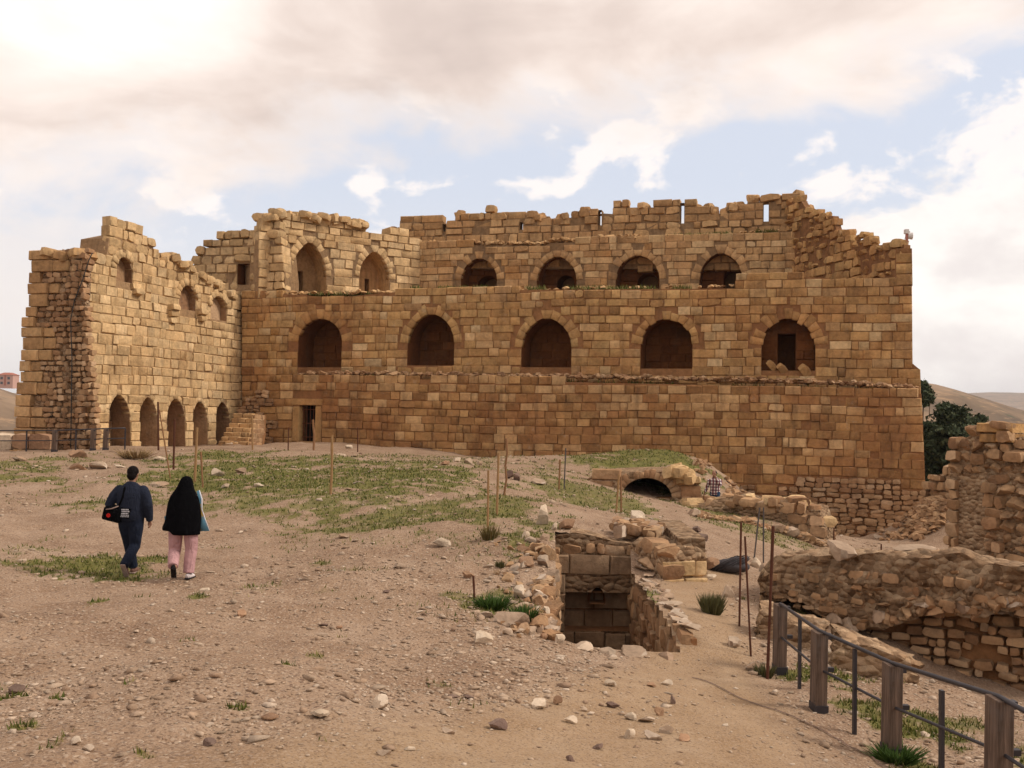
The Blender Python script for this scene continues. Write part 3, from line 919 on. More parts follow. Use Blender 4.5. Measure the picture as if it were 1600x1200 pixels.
# ---- angled wall at the left of the terrace, with two tall niches
_A = FM.w(FM.uv(412, 450)[0], 0, -.3); _B = FU.w(FU.uv(655, 450)[0], 0, 0)
FR = Frame(_A, _B)
t = thing('castle_wall', 'angled side wall of the upper terrace with two tall pointed niches and a collapsed top', 'castle wall', tuple(FR.w(4, 8.6, 0)), 'tiers of the keep wall')
zb = 8.3
pr_ = [(FR.uv(404, 450)[0], zb)] + poly_uv(FR, [(404, 362), (410, 345), (425, 335), (455, 332), (476, 336), (500, 338), (520, 339), (545, 343), (571, 347), (574, 360), (600, 362), (618, 356), (640, 364), (656, 372)]) + [(FR.uv(657, 450)[0], zb)]
hr = [Hole(FR, 461, 515, 0, 377, 'point', depth=1.3, ring=.45, zbase=zb + .55, rise=1.9), Hole(FR, 566, 613, 0, 392, 'point', depth=1.3, ring=.45, zbase=zb + .55, rise=1.6)]
FRb = FR.back(1.3)
for h, (xa, xb, yt) in zip(hr, ((470, 478, 424), (574, 581, 436))): h.door = Hole(FRb, xa, xb, 0, yt, 'rect', depth=1.0, zbase=zb + .57)
st = Stones()
lay(st, FR, pr_, hr, ch=(.42, .54), lw=(.5, 1.2), mat=M['pale'], seed=15, wild=.02, deep=lambda u, z: .45 if z < 12 else .9)
core(t, FR, [(u, z - .5 if z > 10 else z) for u, z in pr_], hr, 1.8, M['mortar_pale'], niche_mat=M['upper'])
for k, h in enumerate(hr): ring_stones(t, FR, h, 13, .42, M['pale'], seed=k + 31, jag=.02)
for i in range(46):                      # tumbled blocks along its top
    r = random; px = r.uniform(415, 575); u, z = FR.uv(px, np.interp(px, [415, 430, 500, 575], [343, 338, 343, 352]))
    st.add('lump', FR.w(u, z + r.uniform(-.1, .22), r.uniform(-1.1, .12)), (r.uniform(-.3, .3), r.uniform(-.3, .3), r.uniform(0, 3)), (r.uniform(.5, 1.1), r.uniform(.4, .7), r.uniform(.3, .5)), M['pale'], 'stone')
st.emit(t)

# ---- turret stub with a dark doorway, behind the end of the side wall
FT = FM.back(0.4)
t = thing('castle_wall', 'broken block of the keep with a small square dark doorway above the stair corner', 'castle wall', tuple(FT.w(-1, 8, 0)), 'tiers of the keep wall')
pt_ = [(FT.uv(300, 450)[0], 6)] + poly_uv(FT, [(300, 410), (305, 390), (316, 388), (320, 372), (338, 371), (341, 361), (386, 362), (389, 355), (414, 352), (418, 338), (436, 336), (440, 360), (446, 420)]) + [(FT.uv(446, 450)[0], 6)]
ht = [Hole(FT, 371, 390, 445, 412, 'rect', depth=1.5)]
st = Stones()
lay(st, FT, pt_, ht, ch=(.40, .55), lw=(.45, 1.0), mat=M['pale'], seed=17, wild=.08, proud=.05, depth=.9, gap=.04, lumps=.35)
core(t, FT, [(u, z - .6 if z > 9 else z) for u, z in pt_], ht, 1.6, M['mortar_pale'], niche_mat=M['niche'])
st.emit(t)

# ---- corner wall at the right end of the terrace
_A = FU.w(FU.uv(1240, 400)[0], 0, .05); _B = FM.w(FM.uv(1408, 450)[0], 0, -.1)
FC = Frame(_A, _B)
t = thing('castle_wall', 'crumbling rubble wall stepping down to the lamp pole at the keep corner', 'castle wall', tuple(FC.w(6, 8.6, 0)), 'tiers of the keep wall')
pc_ = [(FC.uv(1228, 450)[0], 8.3)] + poly_uv(FC, [(1228, 308), (1250, 304), (1256, 314), (1265, 322), (1269, 332), (1300, 328), (1304, 345), (1309, 360), (1328, 361), (1330, 373), (1340, 366), (1355, 364), (1358, 376), (1375, 373), (1400, 370), (1411, 372), (1411, 446)]) + [(FC.uv(1411, 450)[0], 8.3)]
st = Stones()
uq = FC.uv(1410, 400)[0]
lay(st, FC, [(min(u, uq), z) for u, z in pc_], [], ch=(.28, .46), lw=(.3, 1.0), mat=M['middle'], kind='block', lumps=.8, seed=19, wild=.035, depth=.5, rocky=.4, miss=.10)
pq = poly_uv(FM, [(1400, 446), (1400, 388), (1425, 388), (1426, 446)])
lay(st, FM, pq, [], ch=(.45, .55), lw=(.5, .75), mat=M['middle'], seed=23, depth=.8)
core(t, FM, pq, [], .75, M['mortar'], name='pier_core')
core(t, FC, [(u, z - .3 if z > 9.5 else z) for u, z in pc_], [], .4, M['mortar'], face=-.05)
st.emit(t)
lampP = FM.w(FM.uv(1418, 388)[0], FM.uv(1418, 388)[1], -.3)

# ---- long side wall on the left (receding), with five small arches
Pc = FM.w(FM.uv(380, 600)[0], 0, 0)
WD = Vector((0.304, 1, 0)).normalized()
wl = 11.6
FW = Frame(Pc - WD * wl, Pc, batter=0.055, zb=1.0)
t = thing('castle_wall', 'tall pale side wall receding at the left with five small pointed arches along its foot', 'castle wall', tuple(FW.w(5, 0, 0)), 'walls of the courtyard')
pw = poly_uv(FW, [(151, 730), (150, 690), (147, 600), (137, 520), (128, 440), (125, 402), (140, 398), (166, 401), (172, 343), (200, 346), (203, 352), (222, 352), (224, 362), (241, 364), (243, 392), (252, 400), (275, 401), (278, 412), (300, 420), (315, 431), (335, 440), (350, 448), (366, 462), (380, 474), (381, 600), (381, 720)])
wh = [Hole(FW, 170, 203, 706, 616, 'point', depth=1.1, ring=.0, rise=1.0), Hole(FW, 218, 246, 704, 620, 'point', depth=1.1, rise=1.0), Hole(FW, 261, 289, 702, 622, 'point', depth=1.1, rise=1.0),
      Hole(FW, 301, 324, 700, 626, 'point', depth=1.1, rise=1.0), Hole(FW, 337, 359, 698, 627, 'point', depth=1.1, rise=1.0),
      Hole(FW, 180, 206, 440, 402, 'point', depth=.36, rise=.6), Hole(FW, 280, 305, 484, 446, 'point', depth=.36, rise=.6), Hole(FW, 328, 353, 500, 463, 'point', depth=.36, rise=.6)]
st = Stones()
lay(st, FW, pw, wh, ch=(.38, .48), lw=(.42, 1.0), mat=M['pale'], seed=25, wild=.012, proud=.03, lumps=lambda u, z: .05 if z < 8.9 else .6, deep=lambda u, z: .45 if z < 8.6 else (.5 if z < 9.4 else .45))
for k, h in enumerate(wh[:5]):
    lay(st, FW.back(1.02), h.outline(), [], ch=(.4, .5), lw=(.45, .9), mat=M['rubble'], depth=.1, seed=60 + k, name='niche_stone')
pwc = [(max(u, .15), z) for u, z in poly_uv(FW, [(151, 730), (150, 690), (147, 600), (137, 520), (129, 450), (127, 410), (166, 410), (170, 372), (200, 366), (222, 376), (239, 385), (243, 412), (280, 416), (310, 434), (335, 445), (362, 474), (380, 505), (381, 600), (381, 720)])]
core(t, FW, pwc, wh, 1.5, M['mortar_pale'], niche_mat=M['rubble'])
for k, h in enumerate(wh): ring_stones(t, FW, h, 9, .30 if k < 5 else .34, M['pale'], seed=k + 51, proud=.03 if k < 5 else .14)
# broken vault springers jutting from the face, each stepping out as it rises
for (px, py, ht, sz) in ((213, 470, .8, .55), (268, 505, .9, .5), (314, 512, .9, .5)):
    u, z = FW.uv(px, py); nb = 3
    for k in range(nb):
        q = (k + .5) / nb
        st.add(random.choice(['block', 'lump']), FW.w(u - .1 * q + random.uniform(-.05, .05), z + ht * q, -.10 + .26 * q), (-.2 * q, random.uniform(-.08, .08), FW.ang + random.uniform(-.1, .1)), (sz * (1 + .3 * q), .5 + .2 * q, ht / nb * 1.03), M['pale'], 'springer_stone')
for i in range(40):
    px = random.uniform(240, 372); u, z = FW.uv(px, np.interp(px, [240, 275, 315, 350, 372], [396, 408, 432, 450, 468]))
    st.add('lump', FW.w(u, z + random.uniform(-.15, .12), random.uniform(-1.2, .15)), (random.uniform(-.3, .3), random.uniform(-.3, .3), random.uniform(0, 3)), (random.uniform(.35, .8), random.uniform(.3, .6), random.uniform(.25, .45)), M['pale'], 'stone')
st.emit(t)
# end face of the side wall
En = FW.w(min(p[0] for p in pw) - .12, 1.0, 0); En = Vector((En.x, En.y, 0)) + FW.n * -.05
FE = Frame(En - FW.n * 3.4, En, batter=.02, zb=1.0)
t2 = thing('castle_wall', 'ragged rubble-cored end of the tall side wall at the far left of the castle', 'castle wall', tuple(FE.w(1.5, 0, 0)), 'walls of the courtyard')
pe = poly_uv(FE, [(16, 735), (18, 690), (24, 640), (33, 590), (38, 500), (46, 470), (46, 395), (78, 393), (84, 386), (120, 390), (148, 398), (140, 410), (133, 440), (138, 520), (146, 600), (151, 735)])
st = Stones()
core(t2, FE, [(min(u, 3.2), z - .2 if z > 8 else z) for u, z in pe], [], .45, M['earth'], face=-.16)
r = random.Random(5)
ze = [p[1] for p in pe]; z = min(ze)
while z < max(ze):
    h = r.uniform(.42, .56)
    for (a, b) in spans(pe, z + h * .5):
        w0 = r.uniform(.45, 1.35); a += r.choice([0, 0, .06, .14, -.08])
        zone = FE.uv(60, 560)[1]
        # corner blocks on the outer edge
        st.add('block', FE.w(a + w0 / 2, z + h / 2, .06 + r.uniform(-.03, .06)), (0, 0, FE.ang), (w0, .5, h - .02), M['upper'], 'stone')
        if r.random() < .55:
            w1 = r.uniform(.5, .8); st.add('block', FE.w(a + w0 + w1 / 2, z + h / 2, r.uniform(-.06, .03)), (0, 0, FE.ang), (w1, .5, h - .05), M['upper'], 'stone'); w0 += w1
        for k in range(2):
            u = a + w0 + .02
            while u < b - .12:
                w = r.uniform(.18, .48)
                if u + w > b: w = b - u
                if r.random() < .9:
                    st.add('lump', FE.w(u + w / 2, z + h * (k + .5) / 2, r.uniform(-.26, -.08)), (r.uniform(-.2, .2), r.uniform(-.2, .2), FE.ang + r.uniform(-.2, .2)), (w * r.uniform(.75, 1.05), .4, h / 2 * r.uniform(.7, 1.1)), M['rubble'], 'stone')
                u += w
    z += h
for i in range(22):
    px = r.uniform(55, 120); u, z = FE.uv(px, 398)
    st.add('lump', FE.w(u, z + r.uniform(-.1, .15), r.uniform(-1.8, .0)), (r.uniform(-.2, .2), r.uniform(-.2, .2), r.uniform(0, 3)), (r.uniform(.6, 1.3), r.uniform(.4, .7), r.uniform(.25, .4)), M['upper'], 'stone')
st.emit(t2)
M['cable'] = plain_mat('cable', (0.03, 0.03, 0.03), .6)
o = MB(); cp = [(148, 396), (142, 408), (132, 440), (120, 470), (114, 500), (116, 560), (115, 640), (114, 700)]
o.tube([FE.w(*FE.uv(x, y), .14) for x, y in cp], .022, 6)
tag(o.build('power_cable', M['cable'], None, True), 'black cable hanging down the rubble end of the tall side wall', 'cable')

# ---- stone stair in the corner
t = thing('stone_stair', 'worn stone steps climbing in the corner between the side wall and the keep', 'stairs', tuple(G(372, 700)))
o_ = Vector(t.location)
for k in range(8):
    px = 366 + k * 2.2; yb = 700 - k * 7.2
    D = 48.2 + .34 * k
    a = P(338 + k * 4.0, yb, D); b = P(393 + k * 1.0, yb, D)
    zc = (a.z + b.z) / 2
    mb = MB(); c = (a + b) / 2; L = (b - a).length
    mb.box((0, .5, -.45), (L * .98, 1.3, 1.08))
    s_ = ob('step', mesh('step', mb.v, mb.f, M['mortar']), t, Vector((c.x, c.y, zc - .05)) - o_, (0, 0, FL.ang))
    x_ = -L / 2; dirx = Vector((math.cos(FL.ang), math.sin(FL.ang), 0)); diry = Vector((-math.sin(FL.ang), math.cos(FL.ang), 0))
    while x_ < L / 2 - .1:
        w_ = min(random.uniform(.3, .6), L / 2 - x_)
        q_ = c + dirx * (x_ + w_ / 2) + diry * (-.20 + random.uniform(-.03, .03))
        ob('step_stone', proto_mesh('block', random.randrange(26), M['upper']), t, Vector((q_.x, q_.y, zc - .02 + random.uniform(-.02, .02))) - o_, (random.uniform(-.03, .03), random.uniform(-.03, .03), FL.ang), (w_ - .015, .5, .24))
        x_ += w_
    for v_ in range(2):
        q_ = c + dirx * (L / 2) + diry * (.1 + .5 * v_)
        ob('step_stone', proto_mesh('lump', random.randrange(12), M['rubble']), t, Vector((q_.x, q_.y, zc - .12)) - o_, (0, 0, FL.ang + random.uniform(-.3, .3)), (.3, .55, .36))
# ------------------------------------------------------------------ ground
PIT = [P(866, 1008, 13.4), P(1063, 1010, 13.4), P(1004, 930, 17.0), P(985, 905, 19.0), P(985, 850, 20.0), P(867, 850, 20.0)]
PITP = [(p.x, p.y) for p in PIT]
GRASS = [  # photo px centre, half sizes, density
 (125,888,125,18,1.0),(30,870,60,14,.5),(255,900,30,7,.5),(500,725,260,12,.8),(420,745,220,24,1.0),(600,748,170,18,.95),(470,775,270,22,.7),(640,800,190,24,.75),(560,815,90,16,.6),(700,715,140,8,.5),
 (330,715,70,14,.8),(60,725,60,14,.7),(20,745,60,16,.8),(60,780,70,12,.25),(560,835,160,26,.3),(780,790,60,26,.7),(820,830,45,32,.7),(740,850,60,30,.35),
 (790,950,48,14,1.0),(830,985,26,14,.8),(770,935,70,14,.6),(690,1065,40,8,.5),(760,1110,70,12,.35),(700,960,120,14,.25),(860,740,40,12,.5),(900,770,90,20,.7),(960,790,60,18,.7),(1000,712,95,13,1.0),
 (1060,725,60,12,1.0),(930,718,60,10,.7),(1120,800,90,20,.75),(1180,830,80,20,.6),(1060,870,30,10,.5),(1020,935,34,10,.7),(1300,1065,60,20,.9),(1390,1110,70,24,.8),(1480,1140,90,24,.9),(1570,1160,60,40,.7),(1430,1190,60,16,.8),(1340,1050,60,14,.5),(1130,990,30,16,.4),
 (205,1077,20,5,1.0),(18,1080,22,5,1.0),(88,1085,16,4,.9),(35,1143,24,5,.9),(95,1165,10,12,.4),(220,1185,24,6,.7),(310,942,16,4,.8),(150,942,14,4,.8),(215,937,18,4,.4),(490,1023,16,4,.6),(450,1049,18,4,.8),(372,1118,14,4,.7),(510,1165,30,8,.5),(560,1180,24,8,.4),(490,957,24,5,.5),(410,920,40,8,.4),(570,890,50,10,.4),(500,880,16,6,.6)]
_gp = []
for (px, py, rx, ry, dn) in GRASS:
    c = G(px, py); D = c.y
    t0 = G(px, py - ry); b0 = G(px, py + ry)
    _gp.append((c.x, c.y, rx * D / F, max(.08, min(abs(t0.y - b0.y) / 2, 6.0)), dn))
def grass_mask(X, Y):
    g = np.zeros(np.shape(X))
    nz = fbm(X * 1.3, Y * 1.3, 77, 4, .6) * 1.1
    nz2 = fbm(X * 5.1, Y * 5.1, 78, 3, .6) * 1.0
    for (cx, cy, rx, ry, dn) in _gp:
        k = ((X - cx) / rx) ** 2 + ((Y - cy) / ry) ** 2
        g = np.maximum(g, dn * np.clip(1.26 - k * .8 + nz * 1.5 + nz2, 0, 1))
    # a thin scatter of weeds everywhere off the path
    g = np.maximum(g, np.clip(fbm(X * 0.9, Y * 0.9, 41, 4, .6) * 1.5 - 0.62, 0, .35))
    return np.clip(g, 0, 1) * (1 - path_mask(X, Y) * .9)

ny, nx = 560, 560
ts = np.linspace(0, 1, ny); rows = 2.2 * (74 / 2.2) ** ts
an = np.linspace(-1, 1, nx); an = np.sign(an) * (np.abs(an) ** 1.15) * 0.86
YY = np.repeat(rows[:, None], nx, 1); XX = an[None, :] * (YY + 3.5)
ZZ = H(XX, YY)
V = np.stack([XX, YY, ZZ], -1).reshape(-1, 3)
ii = np.arange((ny - 1) * (nx - 1)); a = (ii // (nx - 1)) * nx + ii % (nx - 1)
Q = np.stack([a, a + 1, a + nx + 1, a + nx], -1)
cxy = V[Q].mean(1)
def in_poly(px, py, poly):
    c = np.zeros(px.shape, bool)
    for i in range(len(poly)):
        (x1, y1), (x2, y2) = poly[i], poly[i - 1]
        if y1 == y2: continue
        c ^= ((y1 > py) != (y2 > py)) & (px < (x2 - x1) * (py - y1) / (y2 - y1) + x1)
    return c
Q = Q[~in_poly(cxy[:, 0], cxy[:, 1], PITP)]
mg, t, b = base_mat('ground')
gn = t.node('ShaderNodeNewGeometry'); W = gn.outputs['Position']
ga = t.node('ShaderNodeAttribute', attribute_name='grass').outputs['Fac']
pa = t.node('ShaderNodeAttribute', attribute_name='path').outputs['Fac']
c = t.ramp(t.noise(W, 0.8, 8, .62, .3), [(.30, (0.192, 0.117, 0.072)), (.48, (0.267, 0.176, 0.113)), (.62, (0.319, 0.222, 0.151)), (.78, (0.367, 0.270, 0.189))])
c = t.mix(t.math('MULTIPLY', pa, .75), c, t.ramp(t.noise(W, 1.7, 7, .6), [(.3, (0.279, 0.179, 0.095)), (.55, (0.335, 0.231, 0.136)), (.75, (0.383, 0.281, 0.182))]))
peb = t.voro(W, 26.0, 'Color'); pebd = t.voro(W, 26.0)
ps = t.node('ShaderNodeSeparateColor'); t.l.new(peb, ps.inputs[0])
offp = t.math('SUBTRACT', 1.0, t.math('MULTIPLY', pa, .8))
c = t.mix(t.math('MULTIPLY', t.math('MULTIPLY', t.step(ps.outputs[0], .62, .68), t.step(pebd, .55, .35)), t.math('MULTIPLY', offp, .75)), c, (0.399, 0.305, 0.227))
c = t.mix(t.math('MULTIPLY', t.math('MULTIPLY', t.step(ps.outputs[1], .80, .84), t.step(pebd, .55, .35)), t.math('MULTIPLY', offp, .8)), c, (0.112, 0.066, 0.045))
peb2 = t.voro(W, 70.0, 'Color'); ps2 = t.node('ShaderNodeSeparateColor'); t.l.new(peb2, ps2.inputs[0])
c = t.mix(t.math('MULTIPLY', t.step(ps2.outputs[0], .6, .9), .35), c, (0.415, 0.320, 0.242))
c = t.mix(t.math('MULTIPLY', t.step(ps2.outputs[1], .78, .9), .5), c, (0.104, 0.066, 0.045))
gcol = t.ramp(t.noise(W, 3.2, 6, .65), [(.3, (0.052, 0.064, 0.010)), (.55, (0.115, 0.120, 0.022)), (.75, (0.19, 0.160, 0.05))])
gm = t.step(t.math('ADD', ga, t.math('MULTIPLY', t.math('SUBTRACT', t.noise(W, 7.0, 6, .7), .5), 1.1)), .22, .85)
c = t.mix(t.math('MULTIPLY', gm, .85), c, gcol)
t.l.new(c, b.inputs['Base Color'])
bn = t.node('ShaderNodeBump'); bn.inputs['Strength'].default_value = .8; bn.inputs['Distance'].default_value = .03
hh = t.math('ADD', t.math('MULTIPLY', t.noise(W, 9.0, 8, .7), 1.2), t.math('MULTIPLY', t.math('MULTIPLY', t.voro(W, 26.0), -0.5), offp))
t.l.new(hh, bn.inputs['Height']); t.l.new(bn.outputs[0], b.inputs['Normal'])
me = np_mesh('ground', V, Q, mg, True)
for nm, val in (('grass', grass_mask(XX, YY)), ('path', path_mask(XX, YY))):
    at = me.attributes.new(nm, 'FLOAT', 'POINT'); at.data.foreach_set('value', val.ravel().astype(np.float32))
tag(ob('ground', me), kind='structure')

# ------------------------------------------------------------------ hills all round, to the horizon
na, nr = 420, 170
A = np.linspace(-math.pi, math.pi, na)
Rr = 62 * (9000 / 62) ** np.linspace(0, 1, nr)
AA, RR = np.meshgrid(A, Rr)
X = np.sin(AA) * RR; Y = np.cos(AA) * RR
def crest(pts, r0, w):
    """a range of hills: crest heights by bearing at distance r0"""
    h = np.interp(A, [p[0] for p in pts], [p[1] for p in pts])[None, :]
    k = np.exp(-(np.log(RR / r0) / w) ** 2)
    return h, k
base = -24 - 46 * np.clip((RR - 70) / 350, 0, 1) + 110 * np.clip((RR - 2600) / 6000, 0, 1)
Zh = base
for pts, r0, w in (([(-3.2, 60), (-1.4, 40), (-.8, 30), (-.55, 24), (-.47, 20), (-.44, 8), (-.40, -40), (-.2, -60), (.25, -40), (.33, 45), (.365, 34), (.39, 31), (.42, 24), (.469, 10), (.55, -6), (.8, 10), (1.5, 50), (3.2, 60)], 900, .36),
                   ([(-3.2, 120), (-.5, 60), (-.2, 40), (.2, 60), (.40, 118), (.44, 128), (.48, 122), (.6, 105), (1.0, 120), (3.2, 120)], 5200, .30)):
    h, k = crest(pts, r0, w)
    Zh = np.maximum(Zh, base + (h - base) * k)
Zh += fbm(X / 160, Y / 160, 5, 5, .5) * np.clip((RR - 90) / 200, 0, 1) * 7
Zh = np.where(RR < 90, np.minimum(Zh, -26), Zh)
V = np.stack([X, Y, Zh], -1).reshape(-1, 3)
ii = np.arange((nr - 1) * (na - 1)); a = (ii // (na - 1)) * na + ii % (na - 1)
mh, t, b = base_mat('hill_soil')
W = t.node('ShaderNodeNewGeometry').outputs['Position']
c = t.ramp(t.noise(W, .012, 9, .62, .6), [(.30, (0.085, 0.060, 0.038)), (.45, (0.17, 0.115, 0.07)), (.58, (0.25, 0.17, 0.105)), (.75, (0.32, 0.225, 0.145))])
c = t.mix(t.math('MULTIPLY', t.step(t.noise(t.map(W, (1, 1, 6)), .05, 6, .6), .52, .68), .5), c, (0.42, 0.27, 0.15))
c = t.mix(t.math('MULTIPLY', t.step(t.voro(W, .06), .35, .15), t.step(t.noise(W, .01, 3), .45, .6)), c, (0.07, 0.07, 0.04))
t.l.new(c, b.inputs['Base Color'])
tag(ob('hills', np_mesh('hills', V, np.stack([a, a + na, a + na + 1, a + 1], -1), mh, True)), kind='structure')
def hill_z(x, y):
    rr = math.hypot(x, y); aa = math.atan2(x, y)
    fi = np.interp(rr, Rr, np.arange(nr)); fj = (aa + math.pi) / (2 * math.pi) * (na - 1)
    i, j = min(int(fi), nr - 2), min(int(fj), na - 2); u, v = fi - i, fj - j
    return float((Zh[i, j] * (1 - u) + Zh[i + 1, j] * u) * (1 - v) + (Zh[i, j + 1] * (1 - u) + Zh[i + 1, j + 1] * u) * v)

# ------------------------------------------------------------------ ruins in front
def slab(root, name, fr, sky, zb, thick, mat, amp=.12, seed=1, du=.16, top_amp=.10, back_drop=0.0):
    """an earthy ruined wall: rough front, broken top, real thickness"""
    us = np.array([p[0] for p in sky]); zz = np.array([p[1] for p in sky])
    nu = max(6, int((us[-1] - us[0]) / du)); nz = 16; nt = 8
    U = np.linspace(us[0], us[-1], nu)
    top = np.interp(U, us, zz) + fbm(U * 1.7, U * 0 + seed, seed, 4, .6) * top_amp * 2
    o_ = Vector(root.location); V = []
    for i in range(nu):
        col = []
        for j in range(nz + 1):
            z = zb + (top[i] - zb) * j / nz
            d = float(fbm(np.array([U[i] * 1.6]), np.array([z * 2.2]), seed + 5, 4, .6)[0]) * amp * 2
            if j == nz: d -= amp * .8
            col.append(fr.w(U[i], z, d))
        for j in range(1, nt + 1):
            q = j / nt
            d = -thick * q
            z = top[i] + float(fbm(np.array([U[i] * 1.3]), np.array([d * 1.3]), seed + 8, 3, .6)[0]) * top_amp * 2 - back_drop * q
            col.append(fr.w(U[i], z, d))
        col.append(fr.w(U[i], zb, -thick))
        V += [p - o_ for p in col]
    k = nz + nt + 2
    f = [(i * k + j, (i + 1) * k + j, (i + 1) * k + j + 1, i * k + j + 1) for i in range(nu - 1) for j in range(k - 1)]
    f += [tuple(range(k))[::-1], tuple((nu - 1) * k + j for j in range(k))]
    me = mesh(name, V, f, mat, True)
    try: me.set_sharp_from_angle(angle=math.radians(45))
    except Exception: pass
    ob(name, me, root)
def plan(*pts): return [P(*p) for p in pts]
def zlow(c, dz=1.0): return c - dz

# pit with ashlar back wall
a, b_ = P(855, 850, 20.0), P(1000, 850, 20.0)
FB = Frame(a, b_)
t = thing('pit_wall', 'stone walls lining the deep square pit beside the path', 'pit wall', tuple(P(930, 1000, 20.0)), None)
pb = poly_uv(FB, [(855, 1150), (855, 842), (868, 836), (900, 832), (930, 838), (960, 846), (990, 850), (1003, 852), (1003, 1150)])
rec = Hole(FB, 883, 992, 986, 926, 'rect', depth=.55)
gap = Hole(FB, 921, 946, 944, 918, 'seg', depth=.9, rise=.28)
st = Stones(False)
zr = FB.uv(930, 862)[1]; zl = FB.uv(930, 1000)[1]
lay(st, FB, pb, [rec, gap], ch=(.30, .40), lw=(.35, .85), mat=M['pit'], seed=71, wild=.02, z0=FB.uv(930, 1100)[1], z1=zr)
lay(st, FB, [(u, z) for u, z in pb], [], ch=(.2, .3), lw=(.2, .5), mat=M['rubble'], kind='lump', seed=72, z0=zr, depth=.35, wild=.06)
lay(st, FB.back(.5), rec.outline(), [], ch=(.30, .40), lw=(.4, .8), mat=M['pit'], seed=73, depth=.15)
core(t, FB, pb, [rec, gap], .9, M['earth'], niche_mat=M['mortar'])
F2 = Frame(P(985, 905, 20.0), P(1066, 975, 13.6))
p2 = poly_uv(F2, [(985, 1150), (984, 912), (1003, 928), (1030, 950), (1066, 972), (1066, 1150)])
lay(st, F2, p2, [], ch=(.22, .34), lw=(.25, .6), mat=M['rubble'], kind='lump', seed=74, depth=.2, wild=.03, z0=-2.2)
core(t, F2, [(u, z - .22 if z > -1.2 else z) for u, z in p2], [], .2, M['mortar'], face=-.12)
for i in range(20):
    u, z = F2.uv(*[(984, 912), (1003, 928), (1030, 950), (1066, 976)][0]) if False else F2.uv(986 + i * 4.0, np.interp(986 + i * 4.0, [984, 1003, 1030, 1066], [912, 928, 950, 974]))
    q = F2.w(u, z, random.uniform(-.25, .02)); st.add('rock', (q.x, q.y, max(z - .05, h1(q.x, q.y) + .02)), (random.uniform(-.2, .2), random.uniform(-.2, .2), random.uniform(0, 3)), (random.uniform(.2, .5), random.uniform(.2, .35), random.uniform(.08, .15)), M['rock'], 'rim_stone')
F3 = Frame(P(866, 1000, 13.3), P(866, 1000, 20.1))
p3 = [(0, -2.6), (6.8, -2.6), (6.8, .3), (4, .15), (2, -.1), (0, -.32)]
lay(st, F3, p3, [], ch=(.22, .34), lw=(.3, .6), mat=M['rubble'], kind='lump', seed=75, depth=.4, wild=.04)
core(t, F3, [(u, z - .1) for u, z in p3], [], .5, M['mortar'], face=-.12)
F4 = Frame(P(1066, 1010, 13.45), P(866, 1010, 13.45))
p4_ = [(0, -2.6), (F4.uv(866, 1000)[0], -2.6), (F4.uv(866, 1000)[0], -.42), (0, -.42)]
core(t, F4, p4_, [], .15, M['mortar'], face=0)
st.emit(t)
mb = MB(); mb.add([(p.x, p.y, -2.5) for p in plan((850, 900, 12.9), (1075, 900, 12.9), (1010, 900, 20.4), (850, 900, 20.4))], [(0, 1, 2, 3)])
tag(mb.build('pit_floor', M['earth']), kind='structure')
# flat coping stones along the near lip
for (x0, x1, dz) in ((890, 925, .05), (928, 968, .03), (974, 1020, .03), (1022, 1058, .02)):
    a = P(x0, 1014, 13.25); b2 = P(x1, 1014, 13.25); c_ = (a + b2) / 2
    ob('coping_stone', proto_mesh('rock', random.randrange(14), M['rock']), t, Vector((c_.x, c_.y, h1(c_.x, c_.y - .05) + dz - .035)) - Vector(t.location), (0, 0, random.uniform(-.06, .06)), ((b2.x - a.x) * 1.15, .45, .16))

# short plastered block beside the path
FBk = Frame(P(998, 880, 18.4), P(1104, 880, 18.75))
t = thing('ruined_wall', 'short plastered stub of wall between the square pit and the footpath', 'ruined wall', tuple(P(1050, 903, 18.5)), 'low ruined walls')
sk = poly_uv(FBk, [(1034, 868), (1040, 858), (1060, 856), (1098, 858), (1105, 866)])
slab(t, 'wall_body', FBk, sk, -1.2, 1.5, M['earth'], .05, 4, top_amp=.05)
st = Stones()
pk = [(sk[0][0], -.9)] + sk + [(sk[-1][0], -.9)]
lay(st, FBk, pk, [], ch=(.26, .36), lw=(.3, .7), mat=M['pale'], kind='block', seed=81, depth=.3, wild=.03, miss=.12)
FBl = Frame(FBk.w(sk[0][0], 0, -1.3), FBk.w(sk[0][0], 0, .12))
lay(st, FBl, [(0, -1.0), (0, .46), (1.4, .46), (1.4, -1.0)], [], ch=(.2, .34), lw=(.25, .6), mat=M['rubble'], kind='lump', seed=82, depth=.45, wild=.12, rocky=.5)
for i in range(30):
    px = random.uniform(960, 1035); q = P(px, random.uniform(826, 850), 20 + random.random() * 1.3)
    st.add('lump', (q.x, q.y, .42 + random.random() * .08), (random.uniform(-.3, .3), 0, random.uniform(0, 3)), (random.uniform(.14, .42), random.uniform(.14, .32), random.uniform(.12, .26)), M['rubble'] if random.random() < .5 else M['rock'], 'stone')
st.emit(t)
# smooth paved ramp on it
mb = MB(); q = [P(1060, 858, 19.0), P(1102, 858, 19.0), P(1062, 815, 22.3), P(1028, 815, 22.3)]
zt_ = .50
mb.add([(p.x, p.y, zt_) for p in q] + [(p.x, p.y, zt_ - .5) for p in q], [(0, 1, 2, 3), (0, 4, 5, 1), (1, 5, 6, 2), (2, 6, 7, 3), (3, 7, 4, 0)])
mb.v = [p - Vector(t.location) for p in mb.v]
mb.build('paved_top', M['earth'], t)

